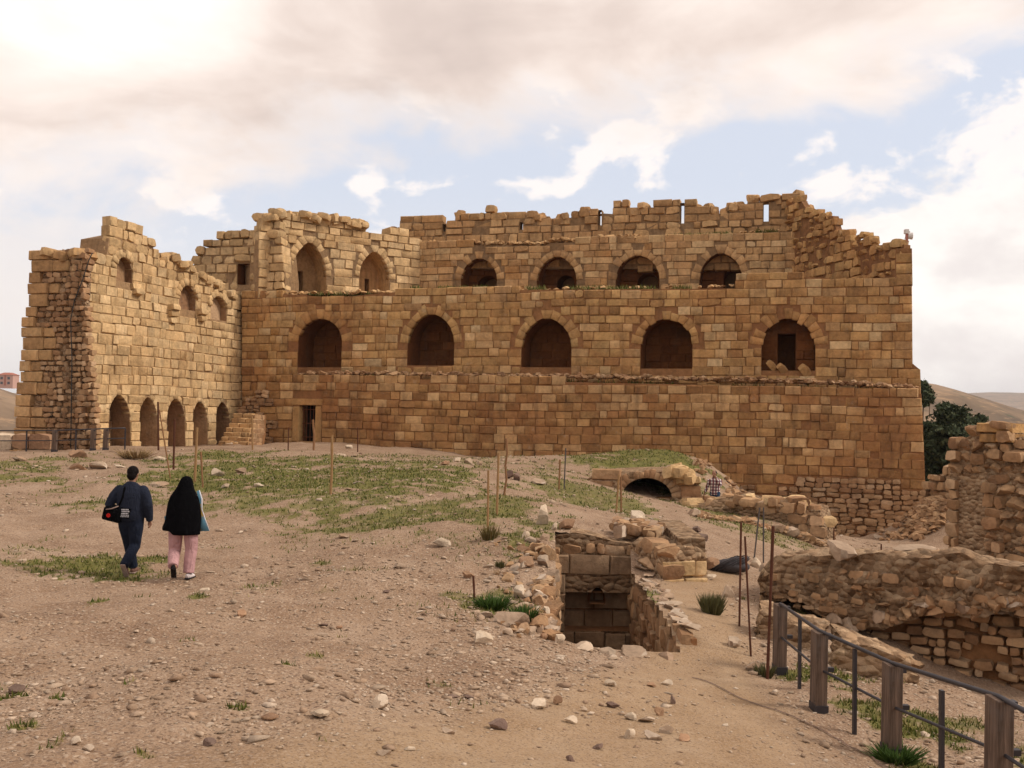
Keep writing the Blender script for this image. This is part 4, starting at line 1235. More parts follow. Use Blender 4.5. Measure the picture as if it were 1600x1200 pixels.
# low vault in the grassy mound
FV = Frame(P(900, 770, 34.9), P(1130, 770, 34.2))
t = thing('vault_ruin', 'half buried stone vault with a low dark arched opening in the grassy mound', 'vault', tuple(P(1010, 770, 34.6)))
pv_ = poly_uv(FV, [(895, 800), (900, 752), (925, 742), (960, 735), (1020, 733), (1075, 735), (1082, 744), (1092, 752), (1098, 775), (1100, 800)])
hv = Hole(FV, 972, 1050, 778, 747, 'seg', depth=3.0, ring=.32)
st = Stones()
lay(st, FV, pv_, [hv], ch=(.28, .42), lw=(.35, .8), mat=M['rubble'], seed=83, wild=.03, miss=.05)
core(t, FV, [(u, z - .08) for u, z in pv_], [hv], 3.2, M['earth'], niche_mat=M['mortar'])
ring_stones(t, FV, hv, 15, .30, M['rubble'], seed=5)
for i in range(26):
    px = random.uniform(1050, 1078); u, z = FV.uv(px, np.interp(px, [1060, 1080, 1150], [738, 745, 782]))
    st.add('lump', FV.w(u, z + random.uniform(-.15, .1), random.uniform(-1.4, .3)), (random.uniform(-.3, .3), 0, random.uniform(0, 3)), (random.uniform(.35, .9), random.uniform(.3, .6), random.uniform(.22, .42)), M['pale'], 'stone')
st.emit(t)
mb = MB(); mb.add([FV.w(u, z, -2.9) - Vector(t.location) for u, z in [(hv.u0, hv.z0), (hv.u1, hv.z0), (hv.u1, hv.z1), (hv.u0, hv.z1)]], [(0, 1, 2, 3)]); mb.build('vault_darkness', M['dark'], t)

# low wall crossing behind the posts, with the boy behind it
FK = Frame(P(1030, 800, 34.0), P(1295, 800, 31.5))
t = thing('ruined_wall', 'low crumbled wall in front of the boy in the checked shirt', 'ruined wall', tuple(P(1160, 810, 33)), 'low ruined walls')
sk = poly_uv(FK, [(1040, 800), (1065, 790), (1110, 784), (1130, 781), (1165, 783), (1200, 784), (1252, 786), (1262, 797), (1285, 805), (1291, 830)])
slab(t, 'wall_body', FK, sk, -3.0, 1.5, M['earth'], .14, 14, du=.2, top_amp=.12)
st = Stones()
pk = [(sk[0][0], -3)] + sk + [(sk[-1][0], -3)]
lay(st, FK, pk, [], ch=(.28, .44), lw=(.3, .8), mat=M['rubble'], kind='lump', seed=85, depth=.42, wild=.10, miss=.25)
for i in range(40):
    px = random.uniform(1045, 1285); u, z = FK.uv(px, np.interp(px, [p for p in (1040, 1065, 1130, 1252, 1291)], [800, 790, 782, 786, 825]))
    st.add('lump', FK.w(u, z + random.uniform(-.1, .06), random.uniform(-1.2, .1)), (random.uniform(-.3, .3), 0, random.uniform(0, 3)), (random.uniform(.25, .8), random.uniform(.25, .6), random.uniform(.18, .36)), M['pale'] if random.random() < .5 else M['rubble'], 'stone')
st.emit(t)

# long earthy wall at the right above the sunken ground
FN = Frame(P(1195, 900, 18.0), P(1660, 900, 15.6))
t = thing('ruined_wall', 'long thick earthy ruin at the right, overhanging a shadowy cave mouth behind the railing', 'ruined wall', tuple(P(1400, 1060, 17)), 'low ruined walls')
sk = poly_uv(FN, [(1188, 905), (1200, 880), (1212, 868), (1240, 866), (1300, 866), (1360, 868), (1400, 872), (1450, 872), (1500, 866), (1520, 878), (1570, 884), (1660, 890), (1760, 898)])
FNl = FN.back(.55)
zmid = lambda px: np.interp(px, [1190, 1260, 1330, 1420, 1500, 1760], [935, 950, 985, 968, 958, 965])
# upper, jutting part
us = np.linspace(sk[0][0], sk[-1][0], 74); sx = np.array([p[0] for p in sk]); sz = np.array([p[1] for p in sk])
ztop = np.interp(us, sx, sz)
pxs = np.array([pix(FN.w(u, 0, 0))[0] for u in us])
zlo = np.array([FN.uv(px, float(zmid(px)))[1] for px in pxs])
V = []; k = 22; o_ = Vector(t.location)
for i, u in enumerate(us):
    for j in range(12):
        q = j / 11; z = zlo[i] + (ztop[i] - zlo[i]) * q
        d = float(fbm(np.array([u * 1.5]), np.array([z * 2.0]), 33, 5, .7)[0]) * .26
        z += float(fbm(np.array([u * 2.1]), np.array([z * 2.0]), 37, 4, .6)[0]) * (.20 if j == 0 else .06)
        V.append(FN.w(u, z, d))
    for j in range(1, 10):
        q = j / 9; d = -2.6 * q
        z = ztop[i] + .05 + float(fbm(np.array([u * 1.2]), np.array([d * 1.4]), 39, 4, .6)[0]) * .16 - (.5 * q * q)
        V.append(FN.w(u, z, d))
    V.append(FN.w(u, zlo[i] - .1, -2.6))
f = [(i * k + j, (i + 1) * k + j, (i + 1) * k + (j + 1) % k, i * k + (j + 1) % k) for i in range(len(us) - 1) for j in range(k)]
f += [tuple(range(k))[::-1], tuple((len(us) - 1) * k + j for j in range(k))]
me = mesh('wall_top', [p - o_ for p in V], f, M['earth'], True); me.set_sharp_from_angle(angle=math.radians(40))
ob('wall_top', me, t)
st = Stones()
ptop = list(zip(us.tolist(), zlo.tolist())) + list(zip(us[::-1].tolist(), (ztop[::-1] - .25).tolist()))
lay(st, FN, ptop, [], ch=(.10, .20), lw=(.10, .34), mat=M['rubble'], kind='lump', seed=87, depth=.26, wild=.03, miss=.12, rocky=.6, dfn=lambda u, z: float(fbm(np.array([u * 1.5]), np.array([z * 2.0]), 33, 5, .7)[0]) * .26)
# lower face, set back in shade
cave = Hole(FNl, 1200, 1268, 965, 918, 'seg', depth=1.6)
pl_ = [(sk[0][0], -3.0)] + [(u, z + .25) for u, z in zip(us.tolist(), zlo.tolist())] + [(sk[-1][0], -3.0)]
lay(st, FNl, pl_, [cave], ch=(.12, .2), lw=(.14, .4), mat=M['rubble'], kind='lump', seed=88, depth=.35, wild=.05, miss=.05)
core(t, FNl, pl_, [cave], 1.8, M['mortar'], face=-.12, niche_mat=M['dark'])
# row of bigger stones where the upper part overhangs
for i in range(30):
    px = random.uniform(1300, 1640); u, z = FN.uv(px, float(zmid(px)) - 8)
    st.add('rock', FN.w(u, z + random.uniform(-.08, .14), random.uniform(-.08, .06)), (random.uniform(-.4, .4), random.uniform(-.5, .5), random.uniform(-.4, .4)), (random.uniform(.18, .34), .4, random.uniform(.18, .32)), M['rock'] if random.random() < .4 else M['rubble'], 'stone')
st.emit(t)
def lump_rock(name, parent, loc, size, mat, seed, rot=(0, 0, 0), n=14, amp=.16, box=.6):
    """boulder: a boxy ball pushed about by noise"""
    idx = {}; V = []; f = []
    for ax in range(3):
        for sg in (-1, 1):
            for i in range(n):
                for j in range(n):
                    q = []
                    for (di, dj) in ((0, 0), (1, 0), (1, 1), (0, 1)):
                        p = [0, 0, 0]; p[ax] = sg; p[(ax + 1) % 3] = -1 + 2 * (i + di) / n; p[(ax + 2) % 3] = -1 + 2 * (j + dj) / n
                        key = tuple(round(c, 4) for c in p)
                        if key not in idx: idx[key] = len(V); V.append(p)
                        q.append(idx[key])
                    f.append(q if sg > 0 else q[::-1])
    A_ = np.array(V); sph = A_ / np.linalg.norm(A_, axis=1, keepdims=True)
    B_ = A_ * box + sph * (1 - box)
    nz = fbm(B_[:, 0] * 1.3 + seed, B_[:, 1] * 1.3 + B_[:, 2] * 1.9, seed, 5, .6)
    B_ = B_ * (1 + nz[:, None] * amp * 2) * .5 * np.array(size)
    me = mesh(name, B_.tolist(), f, mat, True); me.set_sharp_from_angle(angle=math.radians(38))
    return ob(name, me, parent, loc, rot)
q = P(1232, 985, 14.6); o1 = lump_rock('fallen_masonry', None, (q.x, q.y, -.35), (1.0, .6, .66), M['earth'], 3, (.1, .22, -.25), amp=.17, box=.8)
tag(o1, 'pale fallen masonry lump just behind the first timber post and below the cave mouth', 'masonry lump', 'fallen masonry lumps')
q = P(1362, 1012, 13.9); o1 = lump_rock('fallen_masonry', None, (q.x, q.y, -.55), (1.2, .6, .55), M['earth'], 8, (.05, .30, -.15), amp=.17, box=.75)
tag(o1, 'long pale fallen masonry lump tilting down to the right behind the second timber post', 'masonry lump', 'fallen masonry lumps')
for (px, py, D_, sz, rt, k, nm, lb, ct) in ((1323, 868, 17.2, (.62, .5, .42), (0, .1, .3), 3, 'boulder', 'smooth rounded boulder sitting on top of the long earthy ruin', 'boulder'),
                                       (1455, 868, 17.3, (1.35, .6, .26), (0, .05, -.1), 6, 'stone_slab', 'long flat pale slab lying on top of the long earthy ruin', 'slab')):
    q = P(px, py, D_)
    tag(ob(nm, proto_mesh('rock', k, M['rock']), None, (q.x, q.y, q.z + .06), rt, sz), lb, ct)

# tower stub at the right edge
FS = Frame(P(1480, 700, 29.5), P(1640, 700, 27.0))
t = thing('ruined_tower', 'tall broken rubble tower stub at the right edge, rough stones with an old plastered strip', 'ruined tower', tuple(P(1550, 870, 28.5)))
ps_ = poly_uv(FS, [(1478, 960), (1480, 735), (1482, 690), (1488, 684), (1502, 676), (1520, 664), (1532, 661), (1582, 660), (1584, 690), (1598, 692), (1612, 706), (1640, 716), (1690, 724), (1690, 960)])
st = Stones()
up0, up1 = FS.uv(1490, 800)[0], FS.uv(1536, 800)[0]; zp = FS.uv(1500, 745)[1]
core(t, FS, [(u, z - .2 if z > 0 else z) for u, z in ps_], [], 3.0, M['earth'], face=-.12)
polyA = ps_
r = random.Random(3)
lay(st, FS, [(p if p[0] > up1 else (up1, p[1])) for p in ps_], [], ch=(.2, .42), lw=(.25, .75), mat=M['rubble'], kind='lump', seed=91, depth=.55, wild=.14, miss=.06, rocky=.6)
lay(st, FS, [(min(u, up1), max(z, zp)) for u, z in ps_], [], ch=(.25, .42), lw=(.25, .6), mat=M['rubble'], kind='lump', seed=92, depth=.5, wild=.10, rocky=.5)
lay(st, FS, [(ps_[0][0], -3), (ps_[0][0], zp), (up0 + .1, zp), (up0 + .1, -3)], [], ch=(.3, .42), lw=(.2, .3), mat=M['rubble'], kind='lump', seed=93, depth=.5, wild=.08)
for (xa, xb, ya, yb) in ((1528, 1583, 660, 677), (1532, 1556, 677, 692), (1557, 1583, 677, 692)):
    (u0, z1), (u1, z0) = FS.uv(xa, ya), FS.uv(xb, yb)
    st.add('block', FS.w((u0 + u1) / 2, (z0 + z1) / 2, .08), (0, 0, FS.ang), (u1 - u0, .8, z1 - z0 - .02), M['middle'], 'stone')
st.emit(t)
FS2 = Frame(P(1440, 760, 40.5), P(1495, 760, 38.5))
t = thing('ruined_wall', 'small rubble wall filling the gap between the keep corner and the tower stub', 'ruined wall', tuple(P(1465, 850, 39.5)), 'low ruined walls')
p_ = poly_uv(FS2, [(1436, 880), (1440, 760), (1448, 742), (1456, 735), (1480, 730), (1500, 732), (1500, 880)])
st = Stones(); lay(st, FS2, p_, [], ch=(.22, .4), lw=(.25, .6), mat=M['rubble'], kind='lump', seed=95, depth=.5, wild=.12)
core(t, FS2, [(u, z - .2 if z > -1 else z) for u, z in p_], [], 1.5, M['earth'], face=-.12)
st.emit(t)

# rubble talus in the sunken court: loose stones heaped against the wall
def heap(name, pts, n, size, mat, seed, label=None, hgt=lambda q: 0.0):
    r = random.Random(seed); V = []; f = []
    for i in range(n):
        x, y, zz = pts(r)
        s_ = r.uniform(*size); pv, pf = HULLS[r.randrange(16)]
        R = Matrix.Rotation(r.uniform(0, 6.28), 3, 'Z') @ Matrix.Rotation(r.uniform(-.6, .6), 3, 'X')
        k = len(V); sx = s_ * r.uniform(.8, 1.5)
        V += [R @ Vector((a[0] * sx, a[1] * s_, a[2] * s_ * .8)) + Vector((x, y, zz + s_ * .2)) for a in pv]; f += [[q + k for q in g] for g in pf]
    o = ob(name, mesh(name, V, f, mat)); tag(o, kind='stuff'); return o
def talus(r):
    px = 1478 - abs(r.gauss(0, 32)); py = r.uniform(765, 845); D = 39.6 - (py - 765) / 80 * 1.2 + r.uniform(-.6, .6)
    p = P(px, py, D); return p.x, p.y, h1(p.x, p.y)
heap('rubble_talus', talus, 700, (.12, .42), M['rubble'], 5)
def footing(r):
    u = r.uniform(FL.uv(1190, 700)[0], FL.uv(1450, 700)[0]); d = abs(r.gauss(0, .7)); p = FL.w(u, 0, d + .1)
    return p.x, p.y, h1(p.x, p.y) + max(0, .6 - d * .6) * r.random()
def bank(r):
    px = r.uniform(1092, 1300); py = np.interp(px, [1085, 1150, 1300], [708, 745, 812]) + abs(r.gauss(0, 1)) * 22 - 12
    if 1100 < px < 1134 and py > 728: py = 722
    p = G(px, py); return p.x, p.y, p.z
heap('bank_rubble', bank, 900, (.08, .34), M['rubble'], 7)
heap('footing_rubble', footing, 420, (.10, .40), M['rubble'], 6)

# tumbled stones: left rim of the pit, and the slope right of the vault
st_heap = []
r = random.Random(77)
for i in range(120):
    q = r.random(); px = 868 - abs(r.gauss(0, 44)) - 4; py = 850 + 160 * q
    p = G(px, py); s_ = r.uniform(.08, .28) * (1.2 if px > 840 else .7)
    if in_poly(np.array([p.x]), np.array([p.y]), PITP)[0]: continue
    st_heap.append((p, s_, 'heap stone spilling down the left rim of the square pit', 'stones heaped on the left rim of the pit'))
for i in range(80):
    px = r.uniform(1085, 1270); py = np.interp(px, [1085, 1150, 1270], [712, 755, 805]) + abs(r.gauss(0, 1)) * 20 - 8
    if 1090 < px < 1148 and py > 725 or 1145 < px < 1225 and py > 785: continue
    p = G(px, py)
    st_heap.append((p, r.uniform(.15, .5), 'tumbled pale stone on the bank between the vault and the keep wall', 'stones on the bank right of the vault'))
for (p, s_, lb, gr) in st_heap:
    o = ob('stone', proto_mesh('rock', r.randrange(14), M[r.choice(['rock', 'rubble', 'rubble'])]), None, (p.x, p.y, p.z + s_ * .2), (r.uniform(-.5, .5), r.uniform(-.5, .5), r.uniform(0, 6)), (s_ * r.uniform(1.1, 1.7), s_ * r.uniform(.9, 1.2), s_ * r.uniform(.7, 1.1)))
    tag(o, lb, 'stone', gr)

# ------------------------------------------------------------------ air
hz = MB(); hz.box((0, 0, 60), (18600, 18600, 270))
mt = bpy.data.materials.new('haze_air'); mt.use_nodes = True
nt = mt.node_tree; nt.nodes.remove(nt.nodes['Principled BSDF'])
pv = nt.nodes.new('ShaderNodeVolumePrincipled'); pv.inputs['Color'].default_value = (.84, .89, .98, 1); pv.inputs['Density'].default_value = 0.00010
nt.links.new(pv.outputs[0], nt.nodes['Material Output'].inputs['Volume'])
tag(hz.build('haze', mt), kind='stuff')
# ------------------------------------------------------------------ loose stones
def ground_pts(n, seed, ymin=4.5, ymax=46, half=.62):
    g = np.random.default_rng(seed)
    y = ymin * (ymax / ymin) ** (g.random(n) ** 1.15)
    x = (g.random(n) * 2 - 1) * half * (y + 1.5)
    return x, y
def rock_zone(X, Y):
    """how stony the ground is"""
    k = np.clip(.24 + fbm(X * .5, Y * .5, 51, 4, .6) * 2.0, .02, 1)
    for (px, py, D, r_, w) in ((830, 930, 15.5, 2.6, 1.3), (830, 1010, 13, 2.0, 1.2), (950, 1090, 10.5, 1.4, 1.6), (1010, 1130, 9.6, 1.2, 1.6), (700, 1120, 10, 2.0, .8), (1150, 790, 38, 3, .8), (800, 720, 42, 5, .8), (470, 735, 33, 3, .5), (560, 745, 31, 3, .5), (1180, 1000, 14, 1.0, .9), (1500, 1090, 13, 2.5, .6), (900, 840, 19.5, 1.8, .8), (1140, 880, 20, 2, .6)):
        p = P(px, py, D)
        k = k + w * np.exp(-(((X - p.x) / r_) ** 2 + ((Y - p.y) / r_) ** 2))
    return k * (1 - .93 * path_mask(X, Y))
inpit = lambda X, Y: in_poly(X, Y, PITP)
def scatter_mesh(name, X, Y, S_, seed, mat, flat=.62, sink=.18):
    g = np.random.default_rng(seed)
    Z = H(X, Y); Vs = []; Ts = []; base = 0
    HV = [(np.array(a), np.array(b)) for a, b in HULLS]
    kind = g.integers(0, len(HV), len(X))
    for k, (pv, pf) in enumerate(HV):
        sel = np.nonzero(kind == k)[0]
        if not len(sel): continue
        m_ = len(sel)
        a = g.random(m_) * 6.283; tl = (g.random(m_) - .5) * .7
        s1 = S_[sel] * (.8 + g.random(m_) * .9); s2 = S_[sel] * (.7 + g.random(m_) * .4); s3 = S_[sel] * flat * (.6 + g.random(m_) * .6)
        q = pv[None] * np.stack([s1, s2, s3], -1)[:, None]
        ct, st_ = np.cos(tl)[:, None], np.sin(tl)[:, None]
        y1 = q[..., 1] * ct - q[..., 2] * st_; z1 = q[..., 1] * st_ + q[..., 2] * ct
        ca, sa = np.cos(a)[:, None], np.sin(a)[:, None]
        x2 = q[..., 0] * ca - y1 * sa; y2 = q[..., 0] * sa + y1 * ca
        v = np.stack([x2 + X[sel][:, None], y2 + Y[sel][:, None], z1 + (Z[sel] + s3 * sink)[:, None]], -1)
        Vs.append(v.reshape(-1, 3))
        Ts.append((pf[None] + (np.arange(m_) * len(pv))[:, None, None] + base).reshape(-1, 3)); base += m_ * len(pv)
    return ob(name, np_mesh(name, np.concatenate(Vs), np.concatenate(Ts), mat))
x, y = ground_pts(95000, 1)
g = np.random.default_rng(2)
keep = (g.random(len(x)) < rock_zone(x, y) * .55) & ~inpit(x, y)
x, y = x[keep], y[keep]
s_ = np.clip(g.lognormal(math.log(.021), .55, len(x)), .010, .11) * np.clip(.7 + y / 22, .8, 2.2)
tag(scatter_mesh('gravel', x, y, s_, 3, M['rock']), kind='stuff')
x, y = ground_pts(5200, 4)
keep = (g.random(len(x)) < rock_zone(x, y) * .5 - .08) & ~inpit(x, y)
x, y = x[keep], y[keep]
s_ = np.clip(g.lognormal(math.log(.055), .45, len(x)), .03, .17) * np.clip(.8 + y / 40, .9, 1.8)
tag(scatter_mesh('loose_stones', x, y, s_, 5, M['rock'], .7), kind='stuff')

# individual rocks seen in the photo: px, py, width px, aspect, mat, label
ROCKS = [(690, 852, 34, .5, 'pale', 'large pale boxy rock on the slope between the woman and the square pit'), (625, 886, 26, .5, 'rock', None), (318, 929, 26, .35, 'pale', 'thin flat pale stone just below the woman\'s white shoe'),
 (380, 965, 16, .8, 'rubble', 'round brown stone alone on the gravel to the lower right of the woman'), (31, 1061, 28, .5, 'dark', 'dark grey stone beside the grass tuft at the left edge'), (1051, 1103, 11, 1.5, 'dark', 'small dark upright stone on the edge of the sandy footpath'),
 (422, 1134, 30, .4, 'rubble', 'flat reddish brown stone lying between two pale ones on the near gravel'), (498, 1133, 26, .8, 'pale', 'pale angular stone tilted on the near gravel'), (330, 1140, 14, .4, 'rock', None), (118, 1172, 22, .6, 'pale', 'small orange and white stone near the bottom left corner'), (138, 1184, 24, .5, 'rock', None),
 (328, 1168, 20, .6, 'dark', None), (595, 1110, 26, 1.0, 'pale', 'tall pale shard of stone standing beside a tuft of grass'), (775, 1133, 34, .55, 'dark', 'rounded dark red stone in the grass of the near slope'), (700, 1150, 20, .5, 'rock', None), (540, 843, 18, .5, 'rock', None), (505, 978, 14, .5, 'dark', None), (530, 982, 16, .4, 'rubble', None), (603, 928, 12, .6, 'dark', None), (732, 900, 20, .7, 'rubble', None),
 (848, 824, 26, 1.5, 'pale', 'upright pale block standing at the back left corner of the square pit'), (884, 832, 28, .75, 'rubble', 'rounded tan boulder on the back rim of the square pit'), (866, 833, 10, 1.5, 'pale', 'small white stone wedged between the upright block and the tan boulder'), (822, 886, 32, .6, 'rubble', 'red brown stone in the heap left of the square pit'), (850, 886, 28, .8, 'rock', None), (849, 912, 26, .8, 'rock', None), (812, 928, 26, 1.0, 'pale', 'tilted pale block in the middle of the heap left of the pit'), (846, 938, 22, 1.2, 'rock', None), (818, 866, 20, .7, 'rubble', None), (822, 848, 18, .8, 'pale', None),
 (852, 972, 22, 1.5, 'pale', 'upright pale block at the front left corner of the square pit'), (838, 976, 14, 2.2, 'pale', None), (800, 985, 50, .6, 'rock', 'broad rounded stone with grass under it at the foot of the heap'), (754, 1015, 40, .6, 'pale', 'big pale lump of stone below the heap left of the pit'), (875, 1010, 24, .7, 'pale', None), (850, 1004, 20, .6, 'rubble', None), (810, 1000, 18, .6, 'rock', None), (708, 1080, 18, .5, 'dark', None), (733, 1087, 18, .5, 'dark', None), (846, 1100, 26, .7, 'pale', None), (872, 1098, 16, .9, 'rubble', None),
 (957, 1080, 24, .5, 'pale', None), (958, 1105, 22, .6, 'dark', None), (985, 1124, 26, .5, 'pale', None), (1020, 1080, 18, .4, 'rubble', None), (1040, 1075, 20, .5, 'pale', None), (1030, 1120, 14, 1.2, 'rubble', None), (1010, 1130, 24, .5, 'rock', None), (985, 1152, 24, .8, 'pale', None), (1020, 1158, 28, .5, 'rock', None), (1042, 1152, 22, .5, 'rock', None), (1072, 1164, 20, .5, 'rubble', None), (890, 1126, 22, .6, 'pale', None), (912, 1108, 14, .6, 'rock', None), (935, 1170, 18, .5, 'dark', None), (600, 1180, 22, .5, 'rock', None), (640, 1175, 18, .4, 'pale', None), (890, 1190, 18, .6, 'dark', None),
 (1138, 932, 26, .9, 'rock', 'round tan stone beside the clump of green grass on the footpath edge'), (1150, 1010, 22, .9, 'rock', None), (1174, 1048, 26, .6, 'rock', None), (1110, 905, 20, .4, 'pale', None), (1181, 884, 20, .9, 'pale', 'pale rounded stone at the foot of the two thin grey posts'), (1196, 893, 18, .9, 'rock', None), (1112, 886, 24, .9, 'rubble', 'red brown stone between the plastered wall stub and the grey netting bundle'), (1090, 838, 18, .7, 'dark', None), (1098, 846, 16, .8, 'dark', None),
 (120, 716, 30, .5, 'rubble', None), (155, 732, 40, .35, 'rock', None), (188, 731, 22, .25, 'pale', None), (120, 733, 30, .4, 'rubble', None), (30, 722, 20, .6, 'rock', None), (340, 740, 26, .5, 'pale', None), (375, 737, 20, .5, 'rock', None), (250, 720, 24, .3, 'pale', None), (250, 760, 30, .3, 'rock', None), (365, 696, 34, .35, 'pale', 'long pale kerb stone lying at the foot of the corner stair'), (545, 700, 16, .7, 'pale', None), (530, 715, 20, .4, 'rock', None), (713, 722, 14, .8, 'pale', None), (730, 728, 16, .7, 'rock', None), (750, 726, 12, .8, 'rock', None), (695, 728, 14, .7, 'rubble', None), (796, 750, 16, .9, 'dark', None), (808, 752, 16, .9, 'dark', None), (845, 760, 24, .4, 'rock', None), (405, 765, 16, .5, 'pale', None), (352, 765, 12, .8, 'rock', None),
 (1345, 830, 26, .5, 'rock', None), (1372, 842, 14, .6, 'rock', None), (1000, 815, 26, .7, 'pale', None), (985, 822, 22, .8, 'rock', None), (968, 820, 22, .9, 'rubble', None)]
M['rockpale'] = stone_mat('rock_pale', [(0, (0.46, 0.36, 0.26)), (1, (0.58, 0.48, 0.37))], (0.42, 0.30, 0.20), .25, dark_amt=.2, bump=.5)
M['rockdark'] = stone_mat('rock_dark', [(0, (0.13, 0.085, 0.07)), (1, (0.20, 0.14, 0.11))], (0.16, 0.09, 0.06), .3, dark_amt=.2, bump=.5, lichen=.1)
M['rockbrown'] = stone_mat('rock_brown', [(0, (0.26, 0.15, 0.09)), (1, (0.36, 0.23, 0.14))], (0.25, 0.12, 0.07), .3, dark_amt=.2, bump=.5, lichen=.1)
rm = {'pale': 'rockpale', 'dark': 'rockdark', 'rubble': 'rockbrown', 'rock': 'rock'}
gl = {'pale': 'loose pale limestone rock lying on the stony ground', 'dark': 'loose dark stone lying on the stony ground', 'rubble': 'loose brown stone lying on the stony ground', 'rock': 'loose grey tan rock lying on the stony ground'}
for i, (px, py, w, asp, mt, lb) in enumerate(ROCKS):
    p = G(px, py); d = p.y; wd = w * d / F; r = random.Random(i)
    ht = wd * asp
    o = ob('rock', proto_mesh('rock', r.randrange(14), M[rm[mt]]), None, (p.x, p.y, p.z + ht * .34), (r.uniform(-.15, .15), r.uniform(-.2, .2), r.uniform(-.5, .5)), (wd * 1.15, wd * r.uniform(.7, .95), max(ht, wd * .3) * 1.2))
    tag(o, lb or gl[mt], 'rock', 'loose rocks on the ground')

# squared stones of a low wall behind the left fence
for (xa, xb, yt, yb, k) in ((-14, 22, 680, 700, 'pale'), (22, 48, 680, 699, 'rubble'), (48, 84, 680, 700, 'rubble')):
    c_ = P((xa + xb) / 2, (yt + yb) / 2, 41.6); s_ = 41.6 / F
    o = ob('stone_block', proto_mesh('lump', 2 + xa % 5, M[rm[k]]), None, (c_.x, c_.y, c_.z), (0, 0, .05), ((xb - xa) * s_, .6, (yb - yt + 5) * s_))
    tag(o, {-14: 'pale squared block at the picture edge behind the left fence', 22: 'red brown squared block behind the left fence, beside the pale one', 48: 'red brown block behind the left fence, next to its timber post'}[xa], 'stone block', 'blocks behind the left fence')

# ------------------------------------------------------------------ grass blades and tufts
mgr, t, b = base_mat('grass_blade')
oi = t.node('ShaderNodeNewGeometry')
c = t.ramp(oi.outputs['Random Per Island'], [(0, (0.042, 0.060, 0.010)), (.4, (0.085, 0.102, 0.018)), (.7, (0.15, 0.14, 0.035)), (1, (0.28, 0.22, 0.10))])
t.l.new(c, b.inputs['Base Color']); b.inputs['Roughness'].default_value = .7
g = np.random.default_rng(8)
x, y = ground_pts(700000, 9, 5.0, 46, .60)
gm = grass_mask(x, y)
keep = (g.random(len(x)) < np.clip(gm - .12, 0, 1) ** 1.3 * .62) & ~inpit(x, y)
x, y = x[keep], y[keep]; n = len(x)
z = H(x, y); d = y
hgt = (.018 + g.random(n) * .042) * (1 + .012 * d) ; wdt = .0045 + .00055 * d
an_ = g.random(n) * 6.283; lx = (g.random(n) - .5) * 1.3 * hgt; ly = (g.random(n) - .5) * 1.3 * hgt
v = np.empty((n, 3, 3))
v[:, 0] = np.stack([x - np.cos(an_) * wdt, y - np.sin(an_) * wdt, z - .008], -1)
v[:, 1] = np.stack([x + np.cos(an_) * wdt, y + np.sin(an_) * wdt, z - .008], -1)
v[:, 2] = np.stack([x + lx, y + ly, z + hgt], -1)
tag(ob('grass', np_mesh('grass', v.reshape(-1, 3), np.arange(n * 3).reshape(-1, 3), mgr)), kind='stuff')
print('grass blades', n)
def bush(name, label, cat, px, py, w, h, n, mat, spread=1.0, group=None, leaf=.0):
    p = G(px, py); s_ = p.y / F; W_, H_ = w * s_, h * s_
    g = np.random.default_rng(int(px * 7 + py)); v = []; 
    a = g.random(n) * 6.283; rr = np.sqrt(g.random(n)) * W_ * .28
    bx, by = np.cos(a) * rr, np.sin(a) * rr
    tip = np.stack([np.cos(a) * W_ * .5 * g.random(n) * spread, np.sin(a) * W_ * .5 * g.random(n) * spread, H_ * (.45 + .6 * g.random(n))], -1)
    wd = .006 + .0006 * p.y + leaf; a2 = g.random(n) * 6.283
    v = np.empty((n, 3, 3))
    v[:, 0] = np.stack([bx - np.cos(a2) * wd, by - np.sin(a2) * wd, bx * 0 - .02], -1); v[:, 1] = np.stack([bx + np.cos(a2) * wd, by + np.sin(a2) * wd, bx * 0 - .02], -1); v[:, 2] = tip + np.stack([bx, by, bx * 0], -1) * .6
    o = ob(name, np_mesh(name, v.reshape(-1, 3), np.arange(n * 3).reshape(-1, 3), mat), None, p)
    return tag(o, label, cat, group)
M['weed'] = plain_mat('weed', (0.085, 0.080, 0.030), .8, var=.5, scale=20)
M['weeddry'] = plain_mat('olive_weed', (0.13, 0.10, 0.035), .85, var=.5, scale=20)
M['dry'] = plain_mat('dry_stem', (0.24, 0.16, 0.075), .85, var=.4, scale=20)
M['green'] = plain_mat('fresh_leaf', (0.045, 0.085, 0.014), .7, var=.5, scale=25)
bush('grass_clump', 'bushy grey green grass clump at the edge of the footpath', 'plant', 1112, 962, 44, 32, 500, M['weed'])
bush('grass_clump', 'olive grass clump at the foot of the wooden stakes', 'plant', 765, 846, 38, 24, 150, M['weeddry'], 1.0)
bush('grass_clump', 'small olive weed left of the pit heap below the wooden stakes', 'plant', 782, 888, 18, 10, 90, M['weed'])
bush('leafy_plant', 'fresh green leafy plant on the slope left of the pit', 'plant', 770, 950, 60, 20, 360, M['green'], 1.1, leaf=.008)
bush('leafy_plant', 'dark green leafy plant against the heap of stones by the pit', 'plant', 820, 975, 50, 26, 360, M['green'], 1.1, leaf=.008)
bush('leafy_plant', 'low green plant at the foot of the third timber post', 'plant', 1400, 1182, 80, 22, 420, M['green'], 1.2, leaf=.006)
bush('leafy_plant', 'low green plant growing at the base of the tall rusty rod beside the path', 'plant', 1195, 1056, 34, 20, 220, M['weed'], 1.1)
bush('dry_bush', 'dry brown scrub at the top of the rise left of the stakes', 'plant', 210, 715, 60, 16, 260, M['dry'], 1.2)

